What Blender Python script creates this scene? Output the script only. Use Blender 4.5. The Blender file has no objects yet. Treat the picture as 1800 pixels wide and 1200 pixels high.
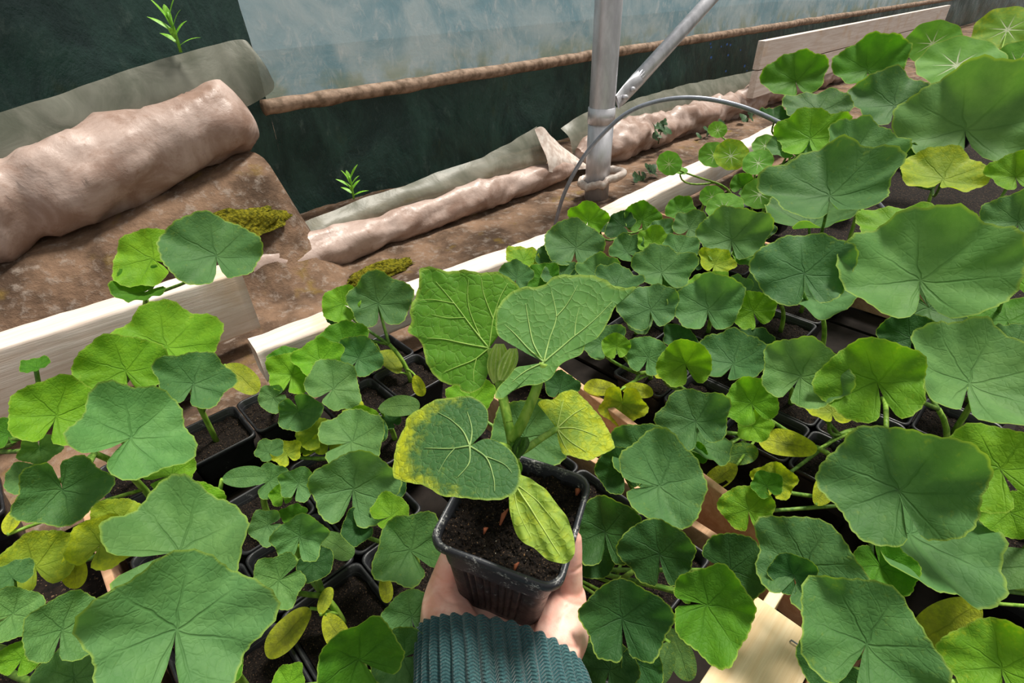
import bpy, bmesh, math, random
from mathutils import Vector, Matrix, noise, Quaternion
random.seed(7)
S = bpy.context.scene
COL = S.collection
V = Vector
# ------------------------------------------------------------------ camera
FPX = 906.0; TH = math.radians(34.5); RO = math.radians(2.0); CH = 0.52
FW = V((0, math.cos(TH), -math.sin(TH)))
UP0 = V((0, math.sin(TH), math.cos(TH))); RT0 = V((1, 0, 0))
RT = RT0*math.cos(RO) - UP0*math.sin(RO)
UP = UP0*math.cos(RO) + RT0*math.sin(RO)
CAM = V((0, 0, CH))
cd = bpy.data.cameras.new('camera'); cam = bpy.data.objects.new('camera', cd); COL.objects.link(cam)
cd.sensor_width = 36; cd.lens = FPX/1800*36; cd.clip_start = 0.01
m = Matrix.Identity(4)
for i in range(3):
    m[i][0] = RT[i]; m[i][1] = UP[i]; m[i][2] = -FW[i]; m[i][3] = CAM[i]
cam.matrix_world = m
S.camera = cam
# ------------------------------------------------------------------ light
w = bpy.data.worlds.new('world'); S.world = w; w.use_nodes = True
w.node_tree.nodes['Background'].inputs[0].default_value = (1.0, 0.985, 0.94, 1)
w.node_tree.nodes['Background'].inputs[1].default_value = 0.44
sd = bpy.data.lights.new('sun', 'SUN'); sun = bpy.data.objects.new('sun', sd); COL.objects.link(sun)
sd.energy = 4.4; sd.angle = math.radians(13); sd.color = (1.0, 0.95, 0.86)
sun.rotation_euler = (-V((0.33, 0.32, 1.0))).to_track_quat('-Z', 'Y').to_euler()
sun.location = (0.5, 1.5, 3)
S.view_settings.view_transform = 'Standard'; S.view_settings.look = 'None'
S.view_settings.gamma = 1; S.view_settings.use_curve_mapping = False
S.view_settings.exposure = 0.38

# ------------------------------------------------------------------ geometry helpers
AW = math.radians(47)
D1 = V((math.sin(AW), math.cos(AW), 0)); DV = V((-math.cos(AW), math.sin(AW), 0))
def uv(u, v, z=0.0): return D1*u + DV*v + V((0, 0, z))
def touv(p): return p.dot(D1), p.dot(DV)
def ray(x, y): return FW + RT*((x-900)/FPX) + UP*((600-y)/FPX)
def at(x, y, z):
    r = ray(x, y); return CAM + r*((z-CH)/r.z)
def atd(x, y, d): return CAM + ray(x, y)*d
def onv(x, y, v):
    r = ray(x, y); return CAM + r*(v/r.dot(DV))
def depth(p): return (p-CAM).dot(FW)
def onplane(x, y, p0, n):
    r = ray(x, y); return CAM + r*((p0-CAM).dot(n)/r.dot(n))
def srgb(r, g, b):
    f = lambda c: (c/255/12.92) if c/255 <= 0.04045 else ((c/255+0.055)/1.055)**2.4
    return (f(r), f(g), f(b), 1)

def meshdata(name, verts, faces, smooth=True, uvs=None, attrs=None):
    me = bpy.data.meshes.new(name)
    me.from_pydata([tuple(q) for q in verts], [], faces); me.update()
    if smooth: me.polygons.foreach_set('use_smooth', [True]*len(me.polygons))
    if uvs:
        L = me.uv_layers.new(name='UVMap')
        for lp in me.loops: L.data[lp.index].uv = uvs[lp.vertex_index]
    for k, vals in (attrs or {}).items():
        a = me.attributes.new(k, 'FLOAT', 'POINT'); a.data.foreach_set('value', vals)
    return me
def link(name, me, mat=None, parent=None):
    o = bpy.data.objects.new(name, me); COL.objects.link(o)
    if mat and not me.materials: me.materials.append(mat)
    if parent is not None:
        off = parent.location if parent.type == 'EMPTY' else V((0, 0, 0))   # mesh parents sit at the origin
        o.parent = parent; o.matrix_parent_inverse = Matrix.Translation(-off)
    return o
def add(name, verts, faces, mat, parent=None, smooth=True, uvs=None, attrs=None):
    return link(name, meshdata(name, verts, faces, smooth, uvs, attrs), mat, parent)
def empty(name, loc, label=None, cat=None, group=None):
    o = bpy.data.objects.new(name, None); COL.objects.link(o); o.location = loc; o.empty_display_size = .02
    tag(o, label, cat, group); return o
def tag(o, label=None, cat=None, group=None, kind=None):
    if label: o['label'] = label
    if cat: o['category'] = cat
    if group: o['group'] = group
    if kind: o['kind'] = kind
    return o
def box_vf(o, ax, ay, az, bev=0.0):
    """box from corner-centre o with half vectors ax, ay, az; bevelled"""
    bm = bmesh.new(); bmesh.ops.create_cube(bm, size=2)
    lx, ly, lz = ax.length, ay.length, az.length
    for q in bm.verts: q.co = V((q.co.x*lx, q.co.y*ly, q.co.z*lz))
    if bev: bmesh.ops.bevel(bm, geom=bm.edges[:], offset=bev, segments=2, affect='EDGES', profile=.5)
    X, Y, Z = ax.normalized(), ay.normalized(), az.normalized()
    vs = [o + X*q.co.x + Y*q.co.y + Z*q.co.z for q in bm.verts]
    bm.verts.index_update(); fs = [[q.index for q in f.verts] for f in bm.faces]; bm.free()
    return vs, fs
def board(name, p0, p1, z0, z1, th, mat, parent=None, bev=.0015):
    """upright board between plan points p0 and p1 (uv tuples), th thick towards +v/left of run"""
    a, b = uv(*p0), uv(*p1); d = (b-a); n = V((-d.y, d.x, 0)).normalized()
    vs, fs = box_vf((a+b)/2 + n*th/2 + V((0, 0, (z0+z1)/2)), d/2, n*th/2, V((0, 0, (z1-z0)/2)), bev)
    return add(name, vs, fs, mat, parent, smooth=False)
def tube_vf(pts, rad, seg=8, cap=True, vs=None, fs=None):
    vs = [] if vs is None else vs; fs = [] if fs is None else fs
    n0 = len(vs); pts = [V(q) for q in pts]
    if not hasattr(rad, '__len__'): rad = [rad]*len(pts)
    T = [(pts[min(i+1, len(pts)-1)]-pts[max(i-1, 0)]).normalized() for i in range(len(pts))]
    ref = V((0, 0, 1)) if abs(T[0].z) < .9 else V((1, 0, 0))
    nn = T[0].cross(ref).normalized()
    for i, q in enumerate(pts):
        nn = (nn - T[i]*nn.dot(T[i])).normalized(); bb = T[i].cross(nn)
        for k in range(seg):
            a = 2*math.pi*k/seg; vs.append(q + (nn*math.cos(a)+bb*math.sin(a))*rad[i])
    for i in range(len(pts)-1):
        for k in range(seg):
            k2 = (k+1) % seg; fs.append((n0+i*seg+k, n0+i*seg+k2, n0+(i+1)*seg+k2, n0+(i+1)*seg+k))
    if cap:
        fs.append(tuple(n0+k for k in range(seg))[::-1]); fs.append(tuple(n0+(len(pts)-1)*seg+k for k in range(seg)))
    return vs, fs
def tube(name, pts, rad, mat, parent=None, seg=8):
    vs, fs = tube_vf(pts, rad, seg); return add(name, vs, fs, mat, parent)
def cr(pts, n, closed=False):
    """Catmull-Rom through pts, n samples per span"""
    P = [V(q) for q in pts]; out = []; N = len(P)
    for i in range(N if closed else N-1):
        g = (lambda k: P[k % N]) if closed else (lambda k: P[max(0, min(N-1, k))])
        a, b, c, d = g(i-1), g(i), g(i+1), g(i+2)
        for j in range(n):
            t = j/n
            out.append(.5*((2*b)+(c-a)*t+(2*a-5*b+4*c-d)*t*t+(3*b-a-3*c+d)*t**3))
    if not closed: out.append(P[-1])
    return out
def bez(a, b, c, n=6):
    return [a*(1-t)**2 + b*2*t*(1-t) + c*t*t for t in [i/n for i in range(n+1)]]
def fn(x, y=0, z=0): return noise.noise(V((x, y, z)))
def grid_faces(nu, nv, wrap=False):
    fs = []
    for i in range(nu-1):
        for j in range(nv if wrap else nv-1):
            j2 = (j+1) % nv; fs.append((i*nv+j, i*nv+j2, (i+1)*nv+j2, (i+1)*nv+j))
    return fs

# ------------------------------------------------------------------ materials
class NT:
    def __init__(s, name):
        s.m = bpy.data.materials.new(name); s.m.use_nodes = True; s.t = s.m.node_tree
        s.b = s.t.nodes['Principled BSDF']; s.out = s.t.nodes['Material Output']
    def n(s, typ, **kw):
        q = s.t.nodes.new(typ)
        for k, val in kw.items(): setattr(q, k, val)
        return q
    def put(s, sock, val):
        if isinstance(val, bpy.types.NodeSocket): s.t.links.new(val, sock)
        else: sock.default_value = val
    def math(s, op, a, b=0.0, c=0.0, clamp=False):
        q = s.n('ShaderNodeMath', operation=op, use_clamp=clamp)
        s.put(q.inputs[0], a); s.put(q.inputs[1], b); s.put(q.inputs[2], c); return q.outputs[0]
    def mix(s, f, a, b, blend='MIX'):
        q = s.n('ShaderNodeMix', data_type='RGBA', blend_type=blend)
        s.put(q.inputs[0], f); s.put(q.inputs[6], a); s.put(q.inputs[7], b); return q.outputs[2]
    def coord(s, which='Object'): return s.n('ShaderNodeTexCoord').outputs[which]
    def mapping(s, vec, scale=(1, 1, 1), rot=(0, 0, 0)):
        q = s.n('ShaderNodeMapping'); s.put(q.inputs[0], vec); q.inputs['Scale'].default_value = scale; q.inputs['Rotation'].default_value = rot
        return q.outputs[0]
    def noise(s, vec, scale, detail=3, rough=.55, dist=0.0):
        q = s.n('ShaderNodeTexNoise'); s.put(q.inputs['Vector'], vec); q.inputs['Scale'].default_value = scale
        q.inputs['Detail'].default_value = detail; q.inputs['Roughness'].default_value = rough; q.inputs['Distortion'].default_value = dist
        return q.outputs[0]
    def vor(s, vec, scale, feature='DISTANCE_TO_EDGE'):
        q = s.n('ShaderNodeTexVoronoi', feature=feature); s.put(q.inputs['Vector'], vec); q.inputs['Scale'].default_value = scale
        return q.outputs[0]
    def ramp(s, f, lo, hi, a=0.0, b=1.0):
        q = s.n('ShaderNodeMapRange', interpolation_type='SMOOTHSTEP')
        s.put(q.inputs[0], f); q.inputs[1].default_value = lo; q.inputs[2].default_value = hi; q.inputs[3].default_value = a; q.inputs[4].default_value = b
        return q.outputs[0]
    def bump(s, h, strength=.3, dist=.002):
        q = s.n('ShaderNodeBump'); s.put(q.inputs['Height'], h); q.inputs['Strength'].default_value = strength; q.inputs['Distance'].default_value = dist
        s.put(s.b.inputs['Normal'], q.outputs[0]); return q.outputs[0]
    def attr(s, name, typ='GEOMETRY'):
        q = s.n('ShaderNodeAttribute', attribute_name=name, attribute_type=typ); return q.outputs['Fac']
    def base(s, c, rough=.6, spec=.4, metal=0.0):
        s.put(s.b.inputs['Base Color'], c); s.put(s.b.inputs['Roughness'], rough)
        s.put(s.b.inputs['Specular IOR Level'], spec); s.put(s.b.inputs['Metallic'], metal)
    def translucent(s, col, fac, transp=0.0, normal=None):
        tr = s.n('ShaderNodeBsdfTranslucent'); s.put(tr.inputs[0], col)
        if normal is not None: s.put(tr.inputs['Normal'], normal)
        mx = s.n('ShaderNodeMixShader'); s.put(mx.inputs[0], fac)
        s.t.links.new(s.b.outputs[0], mx.inputs[1]); s.t.links.new(tr.outputs[0], mx.inputs[2])
        last = mx.outputs[0]
        if not (isinstance(transp, float) and transp == 0.0):
            tp = s.n('ShaderNodeBsdfTransparent'); m2 = s.n('ShaderNodeMixShader'); s.put(m2.inputs[0], transp)
            s.t.links.new(last, m2.inputs[1]); s.t.links.new(tp.outputs[0], m2.inputs[2]); last = m2.outputs[0]
        s.t.links.new(last, s.out.inputs[0])

def simple(name, c, rough=.6, spec=.4, nscale=60, namt=.35, dark=None, bump=.2, bdist=.001, metal=0.0, detail=4):
    n = NT(name); f = n.noise(n.coord(), nscale, detail)
    d = dark or tuple(q*(1-namt) for q in c[:3])+(1,)
    n.base(n.mix(n.ramp(f, .3, .7), d, c), rough, spec, metal)
    if bump: n.bump(f, bump, bdist)
    return n.m

def leaf_material(name, palmate=True, star=False):
    n = NT(name)
    col = n.n('ShaderNodeObjectInfo')
    base = col.outputs['Color']; yamt = col.outputs['Alpha']
    uvn = n.n('ShaderNodeUVMap').outputs[0]
    wn = n.n('ShaderNodeTexNoise'); n.put(wn.inputs['Vector'], uvn); wn.inputs['Scale'].default_value = 3.2
    wv = n.n('ShaderNodeVectorMath', operation='SUBTRACT'); n.put(wv.inputs[0], wn.outputs[1]); wv.inputs[1].default_value = (.5, .5, .5)
    wa = n.n('ShaderNodeVectorMath', operation='MULTIPLY_ADD'); n.put(wa.inputs[0], wv.outputs[0]); wa.inputs[1].default_value = (.11, .11, 0) if not star else (.02, .02, 0); n.put(wa.inputs[2], uvn)
    sp = n.n('ShaderNodeSeparateXYZ'); n.put(sp.inputs[0], wa.outputs[0]); x, y = sp.outputs[0], sp.outputs[1]
    edge = n.attr('edge'); yel = n.attr('yel')
    r = n.math('SQRT', n.math('ADD', n.math('MULTIPLY', x, x), n.math('MULTIPLY', y, y)))
    ang = n.math('ARCTAN2', y, x)
    spc = 0.92 if not star else 0.785
    k = n.math('DIVIDE', ang, spc)
    d = n.math('MULTIPLY', n.math('ABSOLUTE', n.math('SUBTRACT', k, n.math('ROUND', k))), spc)
    perp = n.math('MULTIPLY', r, d)
    dn_ = n.n('ShaderNodeTexNoise'); n.put(dn_.inputs['Vector'], uvn); dn_.inputs['Scale'].default_value = 9.0
    va = n.n('ShaderNodeVectorMath', operation='MULTIPLY_ADD'); n.put(va.inputs[0], dn_.outputs[1]); va.inputs[1].default_value = (.10, .10, .10); n.put(va.inputs[2], uvn)
    fine = n.vor(va.outputs[0], 16 if palmate else 19)
    fmask = n.ramp(fine, 0.0, .09, 1, 0)
    if palmate:
        main = n.ramp(perp, .002, .013, 1, 0)
        ch = n.math('MULTIPLY', n.math('SUBTRACT', r, perp), 7.0)
        chd = n.math('ABSOLUTE', n.math('SUBTRACT', ch, n.math('ROUND', ch)))
        sec = n.math('MULTIPLY', n.ramp(chd, .02, .09, 1, 0), n.ramp(r, .10, .2))
        vm = n.math('MAXIMUM', n.math('MULTIPLY', main, n.ramp(edge, .2, .85, .9, .12)), n.math('MULTIPLY', sec, .13))
        vm = n.math('MAXIMUM', vm, n.math('MULTIPLY', fmask, .07))
        if star: vm = n.math('MAXIMUM', n.ramp(r, .02, .07, 1, 0), n.math('MULTIPLY', n.math('MULTIPLY', main, n.ramp(r, .02, .32, 1.6, 0)), 1.0))
    else:
        vm = n.math('MULTIPLY', fmask, .16)
    big = n.noise(n.mapping(uvn), 4.5, 4, .6)
    c = n.mix(n.ramp(big, .32, .7), n.mix(1.0, base, (.72, .80, .78, 1), 'MULTIPLY'), base)
    # yellowing
    yn = n.noise(uvn, 11, 5, .65)
    ym = n.math('MULTIPLY', n.math('MULTIPLY', yel, yamt), 1.0)
    ym = n.ramp(n.math('ADD', ym, n.math('MULTIPLY', n.math('SUBTRACT', yn, .5), 1.5)), .15, 1.0)
    ym = n.math('MULTIPLY', ym, n.ramp(yamt, 0.02, .2))
    c = n.mix(ym, c, srgb(196, 205, 40))
    vcol = (n.mix(.6, c, srgb(190, 205, 120)) if not palmate else n.mix(1.0, c, (.62, .70, .60, 1), 'MULTIPLY')) if not star else n.mix(.75, c, srgb(235, 240, 215))
    c = n.mix(n.math('MULTIPLY', vm, .55 if not star else .9), c, vcol)
    # pale thin margin and hairy bloom
    c = n.mix(n.math('MULTIPLY', n.ramp(edge, .955, .995), .6), c, srgb(160, 188, 76))
    hair = n.noise(uvn, 170, 2, .7)
    c = n.mix(n.math('MULTIPLY', n.ramp(hair, .60, .72), .12 if palmate else .40), c, srgb(178, 198, 165))
    n.base(c, .6, .22)
    n.b.inputs['Sheen Weight'].default_value = .05; n.b.inputs['Sheen Roughness'].default_value = .5
    h = n.math('SUBTRACT', n.math('ADD', n.math('MULTIPLY', big, .8), n.math('MULTIPLY', n.ramp(fine, 0, .3), .07 if palmate else .13)), n.math('MULTIPLY', vm, .8))
    nb = n.bump(h, .5, .0024)
    tc = n.mix(1.0, c, (1.35, 1.45, .40, 1), 'MULTIPLY')
    n.translucent(tc, .42)
    return n.m
M_LEAF = leaf_material('leaf_bloom'); M_HELD = leaf_material('leaf_hairy', palmate=False); M_NAST = leaf_material('leaf_round', star=True)

def stem_material(name, c1, c2):
    n = NT(name); co = n.coord(); f = n.noise(n.mapping(co, (1, 1, .25)), 260, 3)
    n.base(n.mix(n.ramp(f, .35, .65), c1, c2), .5, .4); n.bump(f, .3, .0006); n.translucent(c2, .15); return n.m
M_STEM = stem_material('stem_green', srgb(105, 150, 45), srgb(150, 185, 75))
M_STEMD = stem_material('stem_dull', srgb(80, 120, 45), srgb(120, 155, 65))
M_VEIN = stem_material('vein_pale', srgb(165, 200, 85), srgb(190, 215, 120))

def pot_material():
    n = NT('black_plastic'); co = n.coord(); f = n.noise(co, 90, 5, .65); g = n.noise(co, 420, 3, .7)
    dust = n.math('MULTIPLY', n.ramp(f, .55, .72), n.ramp(g, .5, .64))
    c = n.mix(n.ramp(n.noise(co, 30, 3), .3, .7), srgb(20, 21, 24), srgb(32, 33, 37))
    n.base(n.mix(n.math('MULTIPLY', dust, .45), c, srgb(140, 140, 138)), n.ramp(f, .3, .7, .34, .6), .45)
    n.bump(g, .12, .0006); return n.m
def rim_material():
    n = NT('dusty_rim'); co = n.coord(); f = n.noise(co, 120, 5, .7); g = n.noise(co, 700, 3, .7)
    dust = n.math('MULTIPLY', n.ramp(f, .50, .66), n.ramp(g, .48, .6))
    n.base(n.mix(n.math('MULTIPLY', dust, .8), srgb(44, 46, 52), srgb(190, 190, 186)), .42, .5)
    n.bump(g, .2, .0006); return n.m
M_POT = pot_material(); M_RIM = rim_material()
def soil_material(name, scale=1.0):
    n = NT(name); co = n.coord(); f = n.noise(co, 300*scale, 6, .75); g = n.vor(co, 420*scale, 'F1')
    c = n.mix(n.ramp(f, .35, .7), srgb(11, 8, 7), srgb(36, 27, 21))
    c = n.mix(n.ramp(n.noise(co, 900*scale, 2, .6), .62, .70), c, srgb(110, 88, 66))
    n.base(c, .9, .2); n.bump(n.math('ADD', f, g), .9, .003); return n.m
M_SOIL = soil_material('compost')
def wood_material(name, c1, c2, c3, rot=(0, 0, 0), gs=(1, 1, 1)):
    n = NT(name); co = n.mapping(n.mapping(n.coord(), (1, 1, 1), rot), gs)
    st = n.noise(n.mapping(co, (3, 60, 60)), 1.4, 5, .6, .8)
    fi = n.noise(n.mapping(co, (10, 420, 420)), 1.0, 3, .6)
    c = n.mix(n.ramp(st, .32, .68), c1, c2)
    c = n.mix(n.math('MULTIPLY', n.ramp(n.noise(co, 9, 4, .6), .5, .75), .6), c, c3)
    c = n.mix(n.math('MULTIPLY', n.ramp(fi, .55, .75), .25), c, c3)
    n.base(c, .75, .25); n.bump(n.math('ADD', st, fi), .35, .0012); return n.m
RZ = math.radians(90-47)
M_BEAM = wood_material('weathered_white_timber', srgb(212, 194, 182), srgb(232, 220, 212), srgb(206, 172, 134), (0, 0, -RZ))
M_TAN = wood_material('tan_plywood', srgb(196, 150, 118), srgb(216, 174, 142), srgb(160, 112, 82), (0, 0, -RZ), (1, 1, 1))
M_PINE = wood_material('pale_pine', srgb(226, 196, 150), srgb(240, 218, 180), srgb(196, 150, 100), (0, 0, -RZ))
def dirt_material():
    n = NT('packed_earth'); co = n.coord(); a = n.noise(co, 7, 6, .65); b = n.noise(co, 45, 5, .7)
    c = n.mix(n.ramp(a, .36, .66), srgb(74, 58, 46), srgb(132, 106, 86))
    c = n.mix(n.math('MULTIPLY', n.ramp(b, .5, .7), .6), c, srgb(150, 138, 128))
    c = n.mix(n.math('MULTIPLY', n.ramp(n.noise(co, 13, 3), .60, .72), .6), c, srgb(120, 98, 40))
    n.base(c, .9, .2); n.bump(n.math('ADD', a, b), .7, .008); return n.m
M_DIRT = dirt_material()
def mud_plastic():
    n = NT('muddy_plastic'); co = n.coord(); a = n.noise(co, 11, 6, .65, .5); b = n.noise(co, 60, 5, .7)
    c = n.mix(n.ramp(a, .34, .66), srgb(156, 128, 114), srgb(200, 178, 168))
    c = n.mix(n.math('MULTIPLY', n.ramp(b, .55, .75), .55), c, srgb(140, 104, 80))
    n.base(c, n.ramp(b, .3, .7, .3, .6), .5); n.bump(n.math('ADD', a, n.math('MULTIPLY', b, .4)), .35, .008); n.translucent(c, .15); return n.m
M_MUD = mud_plastic()
def film_material():
    n = NT('grey_film'); co = n.coord(); a = n.noise(co, 14, 5, .6, .6)
    c = n.mix(n.ramp(a, .3, .7), srgb(128, 132, 116), srgb(168, 168, 154))
    n.base(c, .4, .5); n.bump(a, .4, .006); n.translucent(c, .45, .16); return n.m
M_FILM = film_material()
def net_material():
    n = NT('dark_green_sheet'); co = n.mapping(n.coord(), (1, 1, .6)); a = n.noise(co, 6, 6, .7, 1.0); b = n.noise(co, 26, 5, .7)
    c = n.mix(n.ramp(a, .35, .68), srgb(24, 52, 50), srgb(48, 82, 74))
    c = n.mix(n.math('MULTIPLY', n.ramp(b, .56, .76), .45), c, srgb(104, 124, 116))
    c = n.mix(n.math('MULTIPLY', n.ramp(n.noise(co, 10, 3), .62, .75), .5), c, srgb(60, 74, 44))
    n.base(c, n.ramp(b, .3, .7, .25, .55), .5); n.bump(n.math('ADD', a, b), .35, .012); n.translucent(c, .10); return n.m
M_NET = net_material()
def upper_material():
    n = NT('misted_film'); co = n.coord(); a = n.noise(co, 5, 5, .6, .8); b = n.noise(n.mapping(co, (1, 1, .6)), 34, 5, .7, .6)
    sp = n.n('ShaderNodeSeparateXYZ'); n.put(sp.inputs[0], co)
    c = n.mix(n.ramp(a, .34, .66), srgb(124, 176, 194), srgb(186, 214, 222))
    c = n.mix(n.math('MULTIPLY', n.ramp(b, .50, .74), .75), c, srgb(214, 230, 234))
    low = n.math('MULTIPLY', n.ramp(sp.outputs[2], .31, .39, 1, 0), n.ramp(n.noise(co, 9, 4), .45, .6))
    c = n.mix(n.math('MULTIPLY', low, .5), c, srgb(150, 158, 96))
    n.base(c, n.ramp(b, .3, .7, .2, .5), .5); n.bump(n.math('ADD', a, b), .3, .012); n.translucent(c, .55, .10); return n.m
M_UPPER = upper_material()
def metal_material():
    n = NT('galvanised_steel'); co = n.coord(); f = n.noise(n.mapping(co, (1, 1, .3)), 40, 4, .6); g = n.noise(co, 160, 4, .7)
    c = n.mix(n.ramp(f, .3, .7), srgb(188, 188, 194), srgb(220, 220, 226))
    n.base(c, n.ramp(g, .3, .7, .32, .46), .5, .5); n.bump(g, .08, .001); return n.m
M_METAL = metal_material()
M_WIRE = simple('hoop_wire', srgb(150, 156, 168), .35, .5, 80, .2, metal=.4)
M_BARK = simple('muddy_pipe', srgb(168, 142, 122), .7, .3, 40, .4, srgb(104, 84, 66), .6, .004)
M_MOSS = simple('moss', srgb(128, 122, 30), .95, .1, 160, .5, srgb(66, 68, 16), 1.0, .006)
M_WHITEP = simple('white_plastic_scrap', srgb(222, 212, 204), .45, .5, 50, .2, srgb(180, 160, 148), .3, .003)
M_DARKFLOOR = simple('dark_crate_floor', srgb(34, 28, 24), .85, .2, 60, .4)  # floor slats coloured dark so the gaps between pots look shaded
M_BLUE = simple('blue_fleck', srgb(70, 120, 205), .6, .3, 200, .2, bump=0)
M_WEED = stem_material('weed_bright', srgb(110, 170, 40), srgb(140, 200, 70))
M_IVY = stem_material('weed_dark', srgb(40, 72, 40), srgb(70, 105, 62))

# ------------------------------------------------------------------ setting
def bank(u, v):
    """earth level: flat in front of the right bundle, a low bank under the left bundle"""
    z = 0.0
    if u < .52:
        f = max(0, min(1, (.47-u)/.07)); f = f*f*(3-2*f)
        g = max(0, min(1, (v-1.0)/.20)); g = g*g*(3-2*g)
        z += f*g*(.150+.17*max(-.3, u+.07))
    z += .010*fn(u*7, v*9, 1) + .005*fn(u*24, v*24, 3)
    z += .02*max(0, min(1, (v-1.15)/.2))
    return z - .006
NU, NV_ = 190, 40
us = [-.75 + 5.6*(i/(NU-1)) for i in range(NU)]; vsx = [.66 + .92*j/(NV_-1) for j in range(NV_)]
add('floor', [uv(a, b, bank(a, b) if b > .70 else -.004) for a in us for b in vsx], grid_faces(NU, NV_), M_DIRT)['kind'] = 'structure'
M_DSOIL = soil_material('shade_toned_soil', .35)  # dark floor colour stands in for the shade under the leaves
fl = add('floor', [uv(-4, -4, -.012), uv(17, -4, -.012), uv(17, .70, -.012), uv(-4, .70, -.012)], [(0, 1, 2, 3)], M_DSOIL); fl['kind'] = 'structure'
fl = add('floor', [uv(-4, .70, -.012), uv(17, .70, -.012), uv(17, 7, -.012), uv(-4, 7, -.012)], [(0, 1, 2, 3)], M_DIRT); fl['kind'] = 'structure'

WV = 1.42
def sheet(name, u0, u1, z0, z1, mat, nu, nz, wob, seed):
    vs = []
    for i in range(nu):
        for j in range(nz):
            a = u0+(u1-u0)*i/(nu-1); z = z0+(z1-z0)*j/(nz-1)
            vs.append(uv(a, WV + wob*(fn(a*3, z*4, seed)+.5*fn(a*9, z*7, seed)), z))
    return add(name, vs, grid_faces(nu, nz), mat)
PZ = .300
wl = sheet('wall_back', .525, 16, -.02, PZ-.004, M_NET, 120, 14, .02, 2); wl['kind'] = 'structure'
wl2 = sheet('wall_left', -2.2, .525, -.02, 1.3, M_NET, 60, 24, .02, 2); wl2['kind'] = 'structure'
wu = sheet('wall_upper', .525, 16, PZ-.004, 1.3, M_UPPER, 120, 24, .02, 2); wu['kind'] = 'structure'
# roll-up pipe wrapped in film
pts = []; rad = []
for i in range(170):
    a = .493 + 15*(i/169)**1.4
    pts.append(uv(a, WV-.055+.004*fn(a*6), PZ+.004*fn(a*5, 4)+.002*fn(a*22, 3))); rad.append(.0175+.003*fn(a*16, 9)+.002*fn(a*40, 2))
tube('roll_up_pipe', pts, rad, M_BARK, seg=12)
tag(bpy.data.objects['roll_up_pipe'], 'long muddy roll-up pipe running along the film wall', 'pipe')
# flecks of blue sky showing through pin holes are blue paint dots on the dark sheet
fv, ff = [], []
for px, py in [(1249, 77), (1250, 83), (1250, 101), (1268, 82), (1278, 78), (1284, 79), (1302, 88), (1276, 125), (1313, 124), (1336, 72), (1343, 70), (1348, 68), (1280, 97), (1309, 116)]:
    p = onv(px, py, WV-.03); s = random.uniform(.004, .008); k = len(fv)
    for q in range(6):
        aa = q*math.pi/3; fv.append(p + D1*math.cos(aa)*s*1.6 + V((0, 0, math.sin(aa)*s)))
    ff.append(tuple(range(k, k+6)))
bl = add('blue_flecks', fv, ff, M_BLUE, wl, smooth=False)
bl['kind'] = 'stuff'

# plastic bundles and film flaps
def bundle(name, label, path, mat, nseg=30, seed=1, fold=.18):
    """path: list of (u, v, z, r) control points"""
    C4 = cr([V((a, b, c)) for a, b, c, d in path], 36); R4 = cr([V((d, 0, 0)) for a, b, c, d in path], 36)
    vs = []
    for i, (q, rr) in enumerate(zip(C4, R4)):
        for k in range(nseg):
            th = 2*math.pi*k/nseg; r = rr.x
            s = q.x
            ridge = math.sin(th*2 + s*13 + 2.2*fn(s*3, seed))
            dsp = fold*(.9*fn(s*7, math.cos(th), math.sin(th)+seed)+.6*fn(s*20, math.cos(th)*2, math.sin(th)*2+seed)) + .14*abs(ridge)
            cw = math.sin(th*3 + s*34 + 5*fn(s*4, th*.5, seed)); dsp += .07*(1-abs(cw))**2*(.5+fn(s*5, seed))*2 - .16*math.exp(-(((s*2.3+seed*.37) % 1.0)-.5)**2/.003)
            r *= 1+dsp
            vs.append(uv(q.x, q.y+math.cos(th)*r*.92, q.z+math.sin(th)*r))
    fs = grid_faces(len(C4), nseg, True)
    fs.append(tuple(range(nseg))); fs.append(tuple((len(C4)-1)*nseg+k for k in range(nseg))[::-1])
    e = empty(name, uv(path[0][0], path[0][1], path[0][2]), label, 'plastic sheeting'); add('roll', vs, fs, mat, e); return e
SB1 = bundle('sheeting_bundle', 'muddy pinkish plastic sheeting rolled along the wall foot, left of the pole',
       [(.275, 1.105, .036, .040), (.45, 1.10, .034, .041), (.62, 1.095, .032, .036), (.70, 1.10, .034, .034), (.9, 1.105, .034, .038), (1.1, 1.10, .034, .036), (1.24, 1.09, .034, .028), (1.30, 1.08, .035, .010)], M_MUD, seed=3)
SB2 = bundle('sheeting_bundle', 'dark folded muddy plastic sheeting on the ground right of the pole',
       [(1.38, 1.12, .05, .02), (1.50, 1.12, .055, .050), (1.8, 1.13, .05, .055), (2.2, 1.13, .045, .055), (2.7, 1.14, .045, .055), (3.4, 1.14, .05, .06), (4.2, 1.14, .05, .06)], M_MUD, seed=11, fold=.45)
SB3 = bundle('sheeting_bundle', 'thick muddy plastic sheeting roll on the earth bank at far left',
       [(-.75, 1.25, .16, .075), (-.4, 1.25, .185, .078), (-.1, 1.25, .222, .074), (.10, 1.25, .252, .072), (.22, 1.255, .274, .066), (.30, 1.26, .292, .062), (.38, 1.27, .304, .064), (.425, 1.285, .290, .040), (.44, 1.30, .27, .012)], M_MUD, seed=23, fold=.16)
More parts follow.
